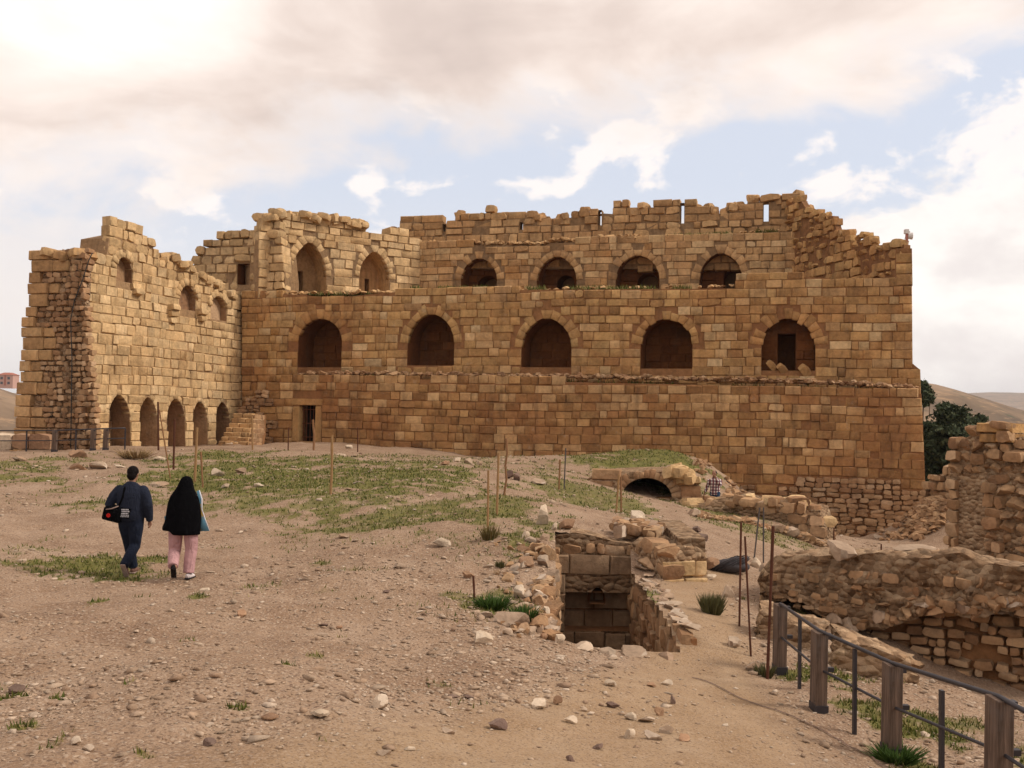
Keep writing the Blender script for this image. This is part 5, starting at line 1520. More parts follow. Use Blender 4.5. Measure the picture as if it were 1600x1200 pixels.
# ------------------------------------------------------------------ stakes and rods
M['wood'] = plain_mat('pale_wood', (0.28, 0.165, 0.075), .85, var=.3, scale=10, bump=.4)
M['brownwood'] = plain_mat('brown_wood', (0.22, 0.115, 0.055), .85, var=.35, scale=10, bump=.4)
M['rod'] = plain_mat('rusted_rod', (0.085, 0.032, 0.018), .8, .2, .45, 18, .4)
M['greyrod'] = plain_mat('grey_rod', (0.10, 0.085, 0.08), .7, .4, .3, 18)
def stake(xt, yt, xb, yb, wpx, mat, label, group, D=None, n=7, name='stake', wob=.0):
    g = G(xb, yb)
    if D: q = P(xb, yb, D); g = Vector((q.x, q.y, h1(q.x, q.y)))
    top = P(xt, yt, g.y); rad = wpx * .74 * g.y / F / 2
    mb = MB(); b0 = g - Vector((0, 0, .25)); k = 6
    r = random.Random(int(xt * 3 + yb)); pts = []
    for i in range(k):
        f_ = i / (k - 1); pts.append(b0.lerp(top, f_) - g + Vector((r.uniform(-1, 1), r.uniform(-1, 1), 0)) * wob * rad * (i > 0))
    mb.tube(pts, [rad * r.uniform(.88, 1.1) for _ in pts], n)
    o = mb.build(name, mat, None, False, g)
    return tag(o, label, 'stake', group)
WS = 'wooden stakes on the grass'; RS = 'rusty rods beside the path'
stake(247, 628, 248, 704, 4, M['rod'], 'thin rusty stake in front of the third small arch', WS)
stake(249, 640, 270, 690, 3, M['brownwood'], 'slanting brown brace leaning against the rusty stake by the arches', WS)
stake(273, 655, 271, 737, 4.5, M['rod'], 'tall rusty stake beside the slanting brace, in front of the arches', WS)
stake(308, 668, 304, 752, 5.5, M['wood'], 'pale wooden stake just above the woman\'s head', WS)
stake(314, 706, 318, 760, 4, M['brownwood'], 'short brown stake next to the pale one above the woman', WS)
stake(394, 650, 395, 702, 4, M['wood'], 'thin pale stake in front of the corner stair', WS)
stake(451, 668, 450, 706, 2.5, M['rod'], 'very thin rusty rod left of the barred doorway', WS)
stake(490, 656, 491, 706, 5, M['brownwood'], 'brown stake with a lumpy foot directly in front of the barred doorway', WS, wob=.5)
stake(519, 680, 517, 774, 5.5, M['wood'], 'tall pale wooden stake standing alone on the grass right of the doorway', WS, wob=.3)
stake(559, 668, 559, 706, 2.5, M['rod'], 'thin rusty rod close to the keep wall right of the doorway', WS)
stake(763, 735, 762, 832, 5, M['wood'], 'left one of the three stakes on the crest, rising from the olive grass clump', WS)
stake(779, 708, 776, 806, 5.5, M['wood'], 'middle and straightest of the three stakes on the crest', WS)
stake(791, 685, 788, 778, 5, M['brownwood'], 'crooked brown stake, the tallest and last of the three on the crest', WS, wob=1.2)
stake(875, 718, 873, 766, 4, M['brownwood'], 'short brown stake on the mound left of the vault, beside a grey one', WS)
stake(884, 700, 881, 766, 3, M['greyrod'], 'thin grey stake beside the short brown one on the mound', WS)
stake(967, 742, 962, 800, 4, M['wood'], 'leaning stake of the pair in front of the vault opening', WS)
stake(970, 745, 971, 800, 4, M['brownwood'], 'upright stake of the pair in front of the vault opening', WS)
stake(740, 900, 741, 938, 5, M['rod'], 'short rusty peg on the gravel slope left of the pit', WS, wob=.6)
stake(1158, 816, 1155, 980, 4.5, M['rod'], 'tall thin rusty rod, first of the three beside the footpath', RS)
stake(1164, 838, 1175, 1024, 4.5, M['rod'], 'rusty rod leaning left, between the two straight ones beside the footpath', RS)
stake(1208, 822, 1198, 1060, 6.5, M['rod'], 'thickest and tallest rusty rod, close to the first timber post', RS)
stake(1187, 793, 1176, 878, 3.5, M['greyrod'], 'dark rod leaning right at the end of the grassy slope', RS)
stake(1193, 793, 1193, 882, 3.5, M['greyrod'], 'dark upright rod beside the leaning one at the grassy slope', RS)
stake(1303, 824, 1300, 856, 3, M['rod'], 'short rod sticking up behind the boulder on the long ruin', RS, D=19.6)
stake(1377, 850, 1377, 864, 3, M['rod'], 'tiny dark rod stub behind the flat slab on the long ruin', RS, D=19.6)

# ------------------------------------------------------------------ railings
def wood_mat(name, col, *a, **k):
    mt, t, b = base_mat(name); o_ = t.node('ShaderNodeTexCoord').outputs['Object']
    gr = t.noise(t.map(o_, (30, 30, 1.6)), 1.0, 6, .65, .4); bl = t.noise(o_, 3.0, 5, .6)
    c = t.ramp(gr, [(.3, tuple(x * .45 for x in col)), (.5, col), (.7, tuple(x * 1.7 for x in col))])
    c = t.mix(t.math('MULTIPLY', t.step(bl, .45, .7), .5), c, (0.13, 0.11, 0.10)); t.l.new(c, b.inputs['Base Color'])
    bn = t.node('ShaderNodeBump'); bn.inputs['Strength'].default_value = .9; bn.inputs['Distance'].default_value = .012
    t.l.new(gr, bn.inputs['Height']); t.l.new(bn.outputs[0], b.inputs['Normal'])
    return mt
M['timber'] = wood_mat('weathered_timber', (0.115, 0.078, 0.058), .85, var=.45, scale=6, bump=.6, bscale=22)
M['rail'] = plain_mat('rail_steel', (0.055, 0.05, 0.055), .5, .55, .3, 10)
def timber_post(root, p, h, w, ang):
    o_ = Vector(root.location); mb = MB()
    Rz = Matrix.Rotation(ang, 3, 'Z') @ Matrix.Rotation(.03, 3, 'Y')
    mb.box((0, 0, h / 2 - .06), (w, w * .62, h + .12), Rz)
    me = mesh('timber_post', mb.v, mb.f, M['timber']); o = ob('timber_post', me, root, p - o_)
    bv = o.modifiers.new('edge', 'BEVEL'); bv.width = .008; bv.segments = 2
    sh = MB(); sh.box((0, 0, .04), (w + .015, w * .62 + .015, .10), Rz); sh.build('post_shoe', M['rail'], o)
    br = MB(); br.box((w * .5, -.02, h * .53), (.05, w * .5, .045), Rz); br.box((w * .35, -.02, h - .05), (.06, w * .5, .06), Rz); br.build('rail_bracket', M['rail'], o)
def railing(label, posts, rods, hgt, w, group, ends, mid=.53, r=.021):
    base = [Vector((q.x, q.y, h1(q.x, q.y))) for q in (P(*a) for a in posts)]
    root = thing('railing', label, 'railing', base[0], group); o_ = base[0]
    d = (base[-1] - base[0]); ang = math.atan2(d.y, d.x)
    for q in base: timber_post(root, q, hgt, w, ang)
    line = [Vector((q.x, q.y, h1(q.x, q.y))) if q.y > 6 else Vector((q.x, q.y, base[-1].z)) for q in (P(*a) for a in ends)]
    seq = sorted(base + line, key=lambda v: (v - base[0]).dot(d))
    for nm, hh, rr in (('top_rail', hgt + .005, r), ('middle_rail', hgt * mid, r * .72)):
        mb = MB(); mb.tube([q - o_ + Vector((0, 0, hh)) for q in seq], rr, 8); mb.build(nm, M['rail'], root, True)
    for a in rods:
        q = P(*a); q = Vector((q.x, q.y, h1(q.x, q.y)))
        mb = MB(); mb.box((0, 0, hgt / 2 - .1), (.055, .03, hgt + .18), Matrix.Rotation(ang, 3, 'Z')); mb.build('steel_upright', M['rail'], root, loc=q - o_)
railing('railing with square timber posts and dark steel rails descending the path at the right', [(1218, 1066, 13.1), (1279, 1109, 11.1), (1393, 1173, 9.8), (1560, 1273, 7.8)], [(1249, 1086, 12.1), (1335, 1140, 10.4), (1471, 1218, 8.8)], .87, .205, 'railings', [(1880, 1440, 5.6)])
railing('low railing with timber posts crossing in front of the far end of the side wall', [(85, 704, 41), (145, 703, 41), (165, 702, 41)], [(41, 705, 41), (118, 705, 41), (195, 703, 41)], .86, .2, 'railings', [(-60, 706, 41), (195, 703, 41)], r=.028)

# metal edging of the footpath
pts = [(1082, 1042, 12.2), (1130, 1062, 11.7), (1190, 1092, 11.0), (1290, 1140, 10.3), (1390, 1198, 9.3), (1480, 1250, 8.4)]
mb = MB(); L_ = [Vector((q.x, q.y, h1(q.x, q.y) + .012)) for q in (P(*a) for a in pts)]
fine = []
for a, b_ in zip(L_, L_[1:]):
    for k in range(8):
        q = a.lerp(b_, k / 8); fine.append(Vector((q.x, q.y, h1(q.x, q.y) + .012)))
mb.tube(fine, [(.010, .005)] * len(fine), 4); tag(mb.build('path_edging', M['rockdark']), 'thin dark edging strip along the right side of the sandy footpath', 'edging')

# bundle of grey netting
q = G(1140, 890); mb = MB(); r = random.Random(4)
M['net'] = plain_mat('grey_net', (0.060, 0.055, 0.060), .8, .1, .4, 20)
for i in range(46):
    a0 = r.uniform(0, 6.28); R = r.uniform(.10, .26); cx = r.uniform(-.18, .2); pts = []
    tl = r.uniform(-.5, .5)
    for k in range(13):
        a = a0 + k / 12 * 6.28
        pts.append((cx + math.cos(a) * R * .25 + math.sin(a) * R * 1.05, math.cos(a) * R * .8 + tl * .1, .16 + math.sin(a + tl) * R * .62))
    mb.tube(pts, .010, 4, cap=False)
mb.ball((0, 0, .13), (.30, .22, .14)); mb.ball((-.2, .02, .12), (.16, .17, .12)); mb.ball((.2, .0, .11), (.2, .17, .11))
tag(mb.build('netting_bundle', M['net'], None, True, q), 'crumpled bundle of dark grey netting lying beside the footpath', 'netting')

# lamp on a pole at the right corner of the keep
M['white'] = plain_mat('white_paint', (0.62, 0.60, 0.58), .5, var=.1); M['redpaint'] = plain_mat('faded_red', (0.40, 0.17, 0.13), .6, var=.2)
t = thing('lamp_pole', 'short pole with a white floodlight on the right top corner of the keep', 'lamp pole', lampP - Vector((0, 0, .1)))
mb = MB(); mb.tube([(0, 0, 0), (0, 0, .88)], .07, 8); mb.build('pole', M['redpaint'], t)
mb = MB(); mb.box((-.02, 0, .92), (.17, .2, .2)); mb.tube([(0.05, 0, .72), (.24, -.02, .72)], [.13, .17], 10); mb.box((.12, 0, .85), (.05, .05, .2)); mb.build('floodlight', M['white'], t)
mb = MB(); mb.tube([(-.04, 0, .8), (-.22, 0, .02)], .008, 5); mb.build('stay_wire', M['cable'], t)

# ------------------------------------------------------------------ trees below the right corner
M['bark'] = plain_mat('bark', (0.10, 0.065, 0.045), .9, var=.4, bump=.6)
def leafmat(name, cols):
    mt, t, b = base_mat(name)
    t.l.new(t.ramp(t.node('ShaderNodeNewGeometry').outputs['Random Per Island'], cols), b.inputs['Base Color']); b.inputs['Roughness'].default_value = .75
    return mt
M['pine'] = leafmat('pine_needles', [(0, (0.024, 0.036, 0.018)), (.5, (0.048, 0.066, 0.032)), (1, (0.09, 0.105, 0.05))])
def tree(label, px, ytop, ybase, wpx, D, seed, n=2600, group='pines below the keep', kind='pine_tree', cone=.0):
    g = np.random.default_rng(seed); s_ = D / F
    top = P(px, ytop, D); z0 = P(px, ybase, D).z; h = top.z - z0
    root = thing(kind, label, 'tree', (top.x, top.y, z0), group)
    mb = MB(); mb.tube([(0, 0, -1), (.05, 0, h * .3), (0, .05, h * .65), (0, 0, h * .93)], [h * .028, h * .022, h * .014, h * .004], 8)
    cl = []
    nb = 26
    for i in range(nb):
        f_ = .22 + .76 * i / nb; a = i * 2.4 + g.random() * .6
        R = wpx * s_ / 2 * (1 - cone * f_) * (math.sin(math.pi * min(1, (f_ - .12) / .95)) ** .6) * (.7 + .5 * g.random())
        e = np.array([math.cos(a) * R, math.sin(a) * R, f_ * h + R * .12])
        mb.tube([(0, 0, f_ * h - R * .15), tuple(e * np.array([.5, .5, 1])), tuple(e)], [h * .008, h * .005, h * .002], 5)
        for q in range(5): cl.append((e * np.array([.3 + .7 * g.random()] * 2 + [1]) + g.normal(0, R * .12 + .08, 3), R * .26 + .14))
    mb.build('trunk', M['bark'], root)
    m_ = n // len(cl); Vs = []
    for c, R in cl:
        p = c + g.normal(0, R * .55, (m_, 3)) * np.array([1, 1, .6]); L_ = .09 + .12 * g.random((m_, 1, 1))
        u = g.normal(0, 1, (m_, 1, 3)); v_ = g.normal(0, 1, (m_, 1, 3)); u /= np.linalg.norm(u, axis=2, keepdims=True); v_ /= np.linalg.norm(v_, axis=2, keepdims=True)
        Vs.append(np.concatenate([p[:, None] - u * L_, p[:, None] + u * L_, p[:, None] + v_ * L_ * 1.1], 1))
    Vv = np.concatenate(Vs).reshape(-1, 3)
    ob('crown', np_mesh('crown', Vv, np.arange(len(Vv)).reshape(-1, 3), M['pine']), root)
tree('dark round-topped pine, the highest crown beside the keep corner', 1489, 634, 790, 58, 62, 1, 9000)
tree('dark bushy pine pressed against the right corner of the keep', 1456, 662, 790, 46, 58, 2, 9000)
tree('lower dark pine between the tallest pine and the tower stub', 1520, 652, 790, 50, 64, 3, 7000)
tree('broad dark pine filling the gap just left of the tower stub', 1480, 668, 800, 70, 55, 5, 9000)
tree('slender young pine with a pointed top above the tower stub', 1534, 646, 740, 22, 70, 4, 2500, cone=.7)
tree('small dark shrub on the hill edge touching the keep corner', 1442, 599, 640, 20, 75, 6, 1500, group=None, kind='shrub')
tree('tiny shrub beside the dark one on the hill edge', 1452, 610, 632, 10, 76, 7, 500, group=None, kind='shrub')

# ------------------------------------------------------------------ house on the left hill
D = 700; pA = P(13, 600, D); zt = P(13, 580, D).z
t = thing('house', 'distant pink plastered house with a red tiled roof on the left hilltop', 'house', (pA.x, pA.y, pA.z - 3))
M['pink'] = plain_mat('pink_plaster', (0.46, 0.28, 0.23), .9, var=.1, scale=.3); M['tile'] = plain_mat('red_tiles', (0.33, 0.12, 0.08), .9, var=.2, scale=.5); M['pane'] = plain_mat('window_glass', (0.07, 0.075, 0.09), .2)
mb = MB(); mb.box((0, 0, 4.6), (10.5, 9, 9.2)); mb.build('wall', M['pink'], t)
mb = MB(); mb.box((0, 0, 10.0), (11.6, 10, 1.7), None, .35); mb.build('roof', M['tile'], t)
for k in (-1, 1):
    for zz in (3.6, 6.9):
        mb = MB(); mb.box((k * 2.4, -4.52, zz), (1.7, .12, 1.7)); mb.build('window', M['pane'], t)
mb = MB(); mb.box((0, -4.55, 5.4), (1.1, .3, 7.0)); mb.build('stair_bay', M['tile'], t)

# grass on the ledges of the keep
def ledge_grass(fr, xa, xb, yf, n, seed, d0, d1, parent):
    g = np.random.default_rng(seed); v = []; o_ = Vector(parent.location)
    for i in range(n):
        px = xa + (xb - xa) * g.random(); u, z = fr.uv(px, yf(px)); c = fr.w(u, z - .02, d0 + (d1 - d0) * g.random()) - o_
        a = g.random() * 6.28; w = .035; h = .08 + .2 * g.random()
        if vnoise(np.array([px * .03]), np.array([seed * 1.0]), seed)[0] < -.1: continue
        v += [(c.x - math.cos(a) * w, c.y - math.sin(a) * w, c.z), (c.x + math.cos(a) * w, c.y + math.sin(a) * w, c.z), (c.x + g.normal() * .08, c.y + g.normal() * .08, c.z + h)]
    if v: tag(ob('ledge_grass', np_mesh('ledge_grass', np.array(v), np.arange(len(v)).reshape(-1, 3), mgr), parent), kind='stuff')
wm = [o for o in bpy.data.objects if o.get('label', '').startswith('middle tier')][0]
wu = [o for o in bpy.data.objects if o.get('label', '').startswith('upper tier')][0]
wl2 = [o for o in bpy.data.objects if o.get('label', '').startswith('lower tier')][0]
ledge_grass(FM, 480, 640, lambda x: 460, 900, 1, -.9, .0, wm); ledge_grass(FM, 640, 1140, lambda x: 450, 1500, 2, -.8, -.1, wm)
ledge_grass(FU, 1040, 1215, lambda x: np.interp(x, [1040, 1215], [370, 361]), 900, 3, -.8, .02, wu)
ledge_grass(FL, 560, 1430, lambda x: np.interp(x, [560, 1430], [588, 610]), 500, 4, -.8, -.1, wl2)
# ------------------------------------------------------------------ people
M['skin'] = plain_mat('skin', (0.26, 0.135, 0.085), .6, var=.1, spec=.3)
M['hair'] = plain_mat('black_hair', (0.010, 0.008, 0.008), .6, var=.4, scale=60, bump=.6, bscale=90)
def cloth(name, col, var=.35, scale=7, bump=.5):
    mt, t, b = base_mat(name); o_ = t.node('ShaderNodeTexCoord').outputs['Object']
    f1 = t.noise(t.map(o_, (1, 1, .45)), 11.0, 4, .55, 1.2); f2 = t.noise(o_, scale, 5, .6)
    c = t.mix(f2, tuple(x * (1 - var) for x in col), tuple(min(1, x * (1 + var)) for x in col)); t.l.new(c, b.inputs['Base Color'])
    bn = t.node('ShaderNodeBump'); bn.inputs['Strength'].default_value = .9; bn.inputs['Distance'].default_value = .05
    t.l.new(f1, bn.inputs['Height']); t.l.new(bn.outputs[0], b.inputs['Normal'])
    return mt
M['navy'] = cloth('navy_jacket', (0.015, 0.019, 0.034)); M['jeans'] = cloth('dark_jeans', (0.010, 0.014, 0.028)); M['black'] = cloth('black_cloth', (0.004, 0.004, 0.005), .3)
for n_ in list(M['black'].node_tree.nodes) + list(M['hair'].node_tree.nodes):
    if n_.type == 'BSDF_PRINCIPLED': n_.inputs['Specular IOR Level'].default_value = 0.02
M['pinkcloth'] = cloth('pink_cloth', (0.44, 0.255, 0.26), .25); M['shoe'] = cloth('brown_shoe', (0.17, 0.09, 0.07)); M['sole'] = cloth('grey_sole', (0.30, 0.22, 0.19)); M['whiteshoe'] = cloth('white_shoe', (0.62, 0.56, 0.56), .1)
M['blackshoe'] = cloth('black_shoe', (0.015, 0.012, 0.012)); M['bluejeans'] = cloth('blue_jeans', (0.030, 0.055, 0.105)); M['bagred'] = cloth('red_badge', (0.42, 0.015, 0.01), .1); M['print'] = cloth('white_print', (0.55, 0.56, 0.60), .15, 40)
M['lining'] = cloth('white_edge', (0.60, 0.62, 0.68), .1)
mt, t, b = base_mat('teal_yellow_cloth'); tcn = t.node('ShaderNodeTexCoord').outputs['Object']
t.l.new(t.mix(t.step(t.noise(tcn, 5.5, 3), .50, .56), (0.10, 0.24, 0.34), (0.42, 0.27, 0.05)), b.inputs['Base Color']); M['teal'] = mt
mt, t, b = base_mat('checked_shirt'); tcn = t.node('ShaderNodeTexCoord').outputs['Object']
sp_ = t.node('ShaderNodeSeparateXYZ'); t.l.new(tcn, sp_.inputs[0])
def stripes(v, per): return t.step(t.math('ABSOLUTE', t.math('SUBTRACT', t.math('FRACT', t.math('DIVIDE', v, per)), .5)), .24, .27)
sx_, sz_ = stripes(t.math('ADD', sp_.outputs[0], t.math('MULTIPLY', sp_.outputs[1], .6)), .105), stripes(sp_.outputs[2], .105)
c = t.mix(sx_, (0.62, 0.58, 0.56), (0.20, 0.06, 0.07)); c = t.mix(t.math('MULTIPLY', sz_, .75), c, (0.07, 0.03, 0.05))
t.l.new(c, b.inputs['Base Color']); M['check'] = mt

def skin_over(o, vox=.012, it=4):
    m1 = o.modifiers.new('join', 'REMESH'); m1.mode = 'VOXEL'; m1.voxel_size = vox; m1.use_smooth_shade = True
    m2 = o.modifiers.new('soften', 'SMOOTH'); m2.iterations = it; m2.factor = .5
    return o
def hand(mb, wrist, direc, palm_n, side, s=1.0, curl=.6):
    """palm, four unequal bent fingers and a thumb leaving the side of the palm"""
    d = Vector(direc).normalized(); n = Vector(palm_n); n = (n - d * n.dot(d)).normalized(); w = d.cross(n) * side
    wr = Vector(wrist)
    mb.tube([wr, wr + d * .03 * s, wr + d * .085 * s], [(.024 * s, .017 * s), (.036 * s, .016 * s), (.038 * s, .014 * s)], 8)
    for k, L in enumerate((.070, .078, .072, .056)):
        b0 = wr + d * .075 * s + w * (.027 - .018 * k) * s
        p1 = b0 + (d * .85 + n * .3 * curl) * L * .5 * s
        p2 = p1 + (d * .55 + n * .8 * curl) * L * .35 * s
        p3 = p2 + (d * .2 + n * 1.0 * curl) * L * .28 * s
        mb.tube([b0, p1, p2, p3], [.0095 * s, .009 * s, .0085 * s, .007 * s], 6)
    t0 = wr + d * .025 * s + w * .028 * s
    mb.tube([t0, t0 + (d * .6 + w * .7 + n * .2) * .035 * s, t0 + (d * .95 + w * .55 + n * .5) * .068 * s], [.013 * s, .011 * s, .009 * s], 6)
def head(mb, c, s=1.0, face=(0, 1, 0)):
    c = Vector(c); f = Vector(face).normalized(); r_ = f.cross(Vector((0, 0, 1)))
    mb.ball(c + Vector((0, 0, .03 * s)), (.078 * s, .095 * s, .105 * s), 12, 9)
    mb.ball(c + f * .025 * s + Vector((0, 0, -.05 * s)), (.058 * s, .065 * s, .075 * s), 10, 7)
    q = c + f * .098 * s
    mb.tube([q + Vector((0, 0, .02 * s)), q + f * .018 * s + Vector((0, 0, -.022 * s)), q - f * .01 * s + Vector((0, 0, -.03 * s))], [.009 * s, .014 * s, .012 * s], 6)   # nose
    for k in (-1, 1):
        mb.ball(c + r_ * .080 * k * s + Vector((0, 0, .0)), (.012 * s, .02 * s, .032 * s), 6, 5)         # ears
        mb.ball(c + f * .086 * s + r_ * .030 * k * s + Vector((0, 0, .045 * s)), (.022 * s, .012 * s, .008 * s), 6, 4)   # brows
    mb.ball(c + f * .083 * s + Vector((0, 0, -.058 * s)), (.024 * s, .012 * s, .009 * s), 6, 4)          # lips
def shoe(name, root, p, yaw, pitch, mat, solemat, s=1.0):
    R = Matrix.Rotation(yaw, 3, 'Z') @ Matrix.Rotation(pitch, 3, 'X')
    mb = MB(); pts = [(0, -.07, .045), (0, -.02, .055), (0, .06, .045), (0, .14, .035), (0, .185, .03)]
    mb.tube([R @ (Vector(a) * s) + Vector(p) for a in pts], [(.036 * s, .042 * s), (.042 * s, .052 * s), (.045 * s, .042 * s), (.046 * s, .032 * s), (.03 * s, .022 * s)], 10)
    o = mb.build(name, mat, root, True)
    sb = MB(); sb.box((0, 0, 0), (.088 * s, .275 * s, .022 * s)); sb.v = [R @ (v + Vector((0, .055 * s, .010 * s))) + Vector(p) for v in sb.v]
    q = sb.build('sole', solemat, o); bv = q.modifiers.new('round', 'BEVEL'); bv.width = .02 * s; bv.segments = 3
    return o

# ---- man with the shoulder bag, walking away
gp = G(202, 902); Dm = gp.y; s_ = Dm / F
man = thing('person', 'man in dark navy jacket and jeans walking away with a black bag at his hip', 'person', gp)
man.rotation_euler = (0, 0, -.06); man.scale = (1.0, 1.0, 1.0)
Hm = 1.76
hl, hrp = Vector((-.095, 0, .90)), Vector((.095, 0, .90))
kl, kr = Vector((-.09, .16, .50)), Vector((.07, .02, .48))
al, ar = Vector((-.05, .26, .09)), Vector((.04, -.30, .20))
sl, sr = Vector((-.215, .0, 1.42)), Vector((.215, .0, 1.42))
el_, er = Vector((-.335, -.06, 1.15)), Vector((.295, -.03, 1.14))
wl_, wr_ = Vector((-.28, .13, 1.01)), Vector((.29, .06, .89))
mb = MB()
mb.tube([(0, 0, .84), (0, 0, .98), (0, -.01, 1.15), (0, 0, 1.32), (0, 0, 1.42), (0, .01, 1.47)], [(.16, .105), (.15, .10), (.145, .095), (.175, .105), (.15, .085), (.06, .06)], 14)
mb.tube([(0, 0, 1.42), (0, .01, 1.52), (0, .02, 1.60)], [.062, .056, .056], 10)
head(mb, (0.01, .03, 1.635), 1.0, (.15, 1, 0))
for (a, b_, c_) in ((sl, el_, wl_), (sr, er, wr_)):
    mb.tube([a, a.lerp(b_, .5), b_, b_.lerp(c_, .5), c_], [.052, .047, .041, .036, .027], 8)
for (a, b_, c_) in ((hl, kl, al), (hrp, kr, ar)):
    mb.tube([a, a.lerp(b_, .5), b_, b_.lerp(c_, .35), c_], [.085, .072, .055, .056, .038], 10)
hand(mb, wr_, (.02, .12, -1), (-1, .1, 0), 1); hand(mb, wl_, (.2, .9, -.3), (.3, 0, -1), -1)
skin_over(mb.build('body', M['skin'], man), .0085, 3)
mb = MB()
mb.tube([(0, 0, .90), (0, 0, .99), (0, -.012, 1.10), (0, -.012, 1.22), (0, -.005, 1.34), (0, 0, 1.42), (0, .0, 1.475), (0, .012, 1.51)], [(.21, .15), (.225, .165), (.225, .16), (.232, .16), (.235, .155), (.205, .13), (.125, .10), (.082, .082)], 18)
for (a, b_, c_) in ((sl, el_, wl_), (sr, er, wr_)):
    mb.ball(a + Vector((-.02 if a.x > 0 else .02, 0, -.035)), (.085, .085, .085)); mb.tube([a + Vector((-.02 if a.x > 0 else .02, 0, -.03)), a.lerp(b_, .5), b_, b_.lerp(c_, .5), c_], [.088, .085, .078, .070, .055], 10)
o = skin_over(mb.build('jacket', M['navy'], man), .012, 4)
mb = MB()
for (a, b_, c_) in ((hl, kl, al), (hrp, kr, ar)):
    mb.tube([a + Vector((0, 0, .06)), a.lerp(b_, .3), a.lerp(b_, .7), b_, b_.lerp(c_, .4), c_], [.125, .118, .100, .090, .084, .074], 12)
mb.tube([(0, 0, .80), (0, 0, .90), (0, 0, .96)], [(.14, .10), (.185, .13), (.175, .125)], 14)
skin_over(mb.build('trousers', M['jeans'], man), .012, 4)
mb = MB(); mb.ball((0.01, .012, 1.685), (.092, .104, .098), 14, 10); mb.ball((0.01, -.035, 1.62), (.078, .062, .075), 12, 8)
skin_over(mb.build('hair', M['hair'], man), .011, 2)
shoe('shoe', man, (-.05, .27, .0), .05, 0, M['shoe'], M['sole'])
shoe('shoe', man, (.035, -.30, .155), -.05, -1.0, M['shoe'], M['sole'])
mb = MB()
pts = [(-.16, -.16, 1.08), (-.07, -.165, 1.28), (-.055, -.14, 1.42), (-.07, -.02, 1.512), (-.05, .13, 1.40)]
t = thing('shoulder_bag', 'black shoulder bag with a round red badge at the hip of the man in navy', 'bag', gp)
t.rotation_euler = man.rotation_euler
mb.tube(pts, [(.016, .006)] * 5, 6); mb.build('strap', M['black'], t)
mb = MB(); mb.box((0, 0, 0), (.30, .13, .22), Matrix.Rotation(.22, 3, 'Y')); o = mb.build('bag_body', M['black'], t, True, (-.235, -.15, 1.0)); bv = o.modifiers.new('round', 'BEVEL'); bv.width = .035; bv.segments = 3
mb = MB(); mb.tube([(0, 0, 0), (0, -.012, 0)], [.034, .031], 16); mb.build('red_badge', M['bagred'], t, False, (-.275, -.216, .99))
mb = MB(); mb.tube([(-.10, 0, .0), (.0, -.012, .015), (.10, 0, .055)], [(.016, .010)] * 3, 6); mb.build('grey_zip', M['sole'], t, True, (-.22, -.205, 1.085))
fl = MB(); fl.box((0, 0, 0), (.16, .012, .16), Matrix.Rotation(.16, 3, 'Y')); o = fl.build('bag_flap', M['black'], t, False, (-.02, -.175, 1.03))
pr = MB(); rr = random.Random(3)
for row, zz in enumerate((.055, .025, -.008, -.035, -.058)):
    xx = -.062
    while xx < .055:
        w = rr.uniform(.010, .026); 
        pr.box((xx + w / 2 + zz * .12, -.0085, zz), (w, .003, .020 if row < 3 else .012)); xx += w + .007
pr.build('white_print', M['print'], o)

# ---- woman in black
gp = G(284, 907)
wom = thing('person', 'woman in a long black head shawl and pink trousers walking beside the man', 'person', gp)
mb = MB()
mb.tube([(0, 0, .80), (0, 0, .95), (0, 0, 1.10), (0, 0, 1.24), (0, 0, 1.33), (0, .01, 1.38)], [(.15, .11), (.14, .10), (.125, .09), (.15, .10), (.13, .08), (.05, .05)], 14)
mb.tube([(0, 0, 1.34), (0, .01, 1.42), (0, .02, 1.48)], [.05, .046, .048], 10)
head(mb, (.03, .04, 1.50), .93)
sl, sr = Vector((-.17, 0, 1.32)), Vector((.17, 0, 1.32)); el_, er = Vector((-.22, .03, 1.06)), Vector((.23, .05, 1.06)); wl_, wr_ = Vector((-.12, .20, .98)), Vector((.20, .22, .98))
for (a, b_, c_) in ((sl, el_, wl_), (sr, er, wr_)): mb.tube([a, a.lerp(b_, .5), b_, b_.lerp(c_, .5), c_], [.045, .04, .036, .031, .024], 8)
hand(mb, wl_, (.5, .8, 0), (0, 0, -1), -1, .9); hand(mb, wr_, (-.4, .8, 0), (0, 0, -1), 1, .9)
hl, hrp = Vector((-.09, 0, .84)), Vector((.09, 0, .84)); kl, kr = Vector((-.10, .08, .46)), Vector((.115, .05, .46)); al, ar = Vector((-.045, -.24, .20)), Vector((.105, .0, .09))
for (a, b_, c_) in ((hl, kl, al), (hrp, kr, ar)): mb.tube([a, a.lerp(b_, .5), b_, b_.lerp(c_, .35), c_], [.085, .072, .052, .052, .036], 10)
skin_over(mb.build('body', M['skin'], wom), .0085, 3)
mb = MB()
mb.tube([(hl + Vector((-.02, 0, .08))), hl.lerp(kl, .5) + Vector((-.03, -.01, 0)), kl + Vector((-.04, -.02, -.02)), kl.lerp(al, .45) + Vector((-.04, 0, 0)), al + Vector((-.03, .03, .02))], [.12, .112, .098, .092, .082], 12)
mb.tube([(hrp + Vector((.02, 0, .08))), hrp.lerp(kr, .5) + Vector((.02, 0, 0)), kr + Vector((.01, 0, 0)), kr.lerp(ar, .5), ar + Vector((0, .0, .0))], [.12, .112, .098, .092, .088], 12)
skin_over(mb.build('trousers', M['pinkcloth'], wom), .012, 4)
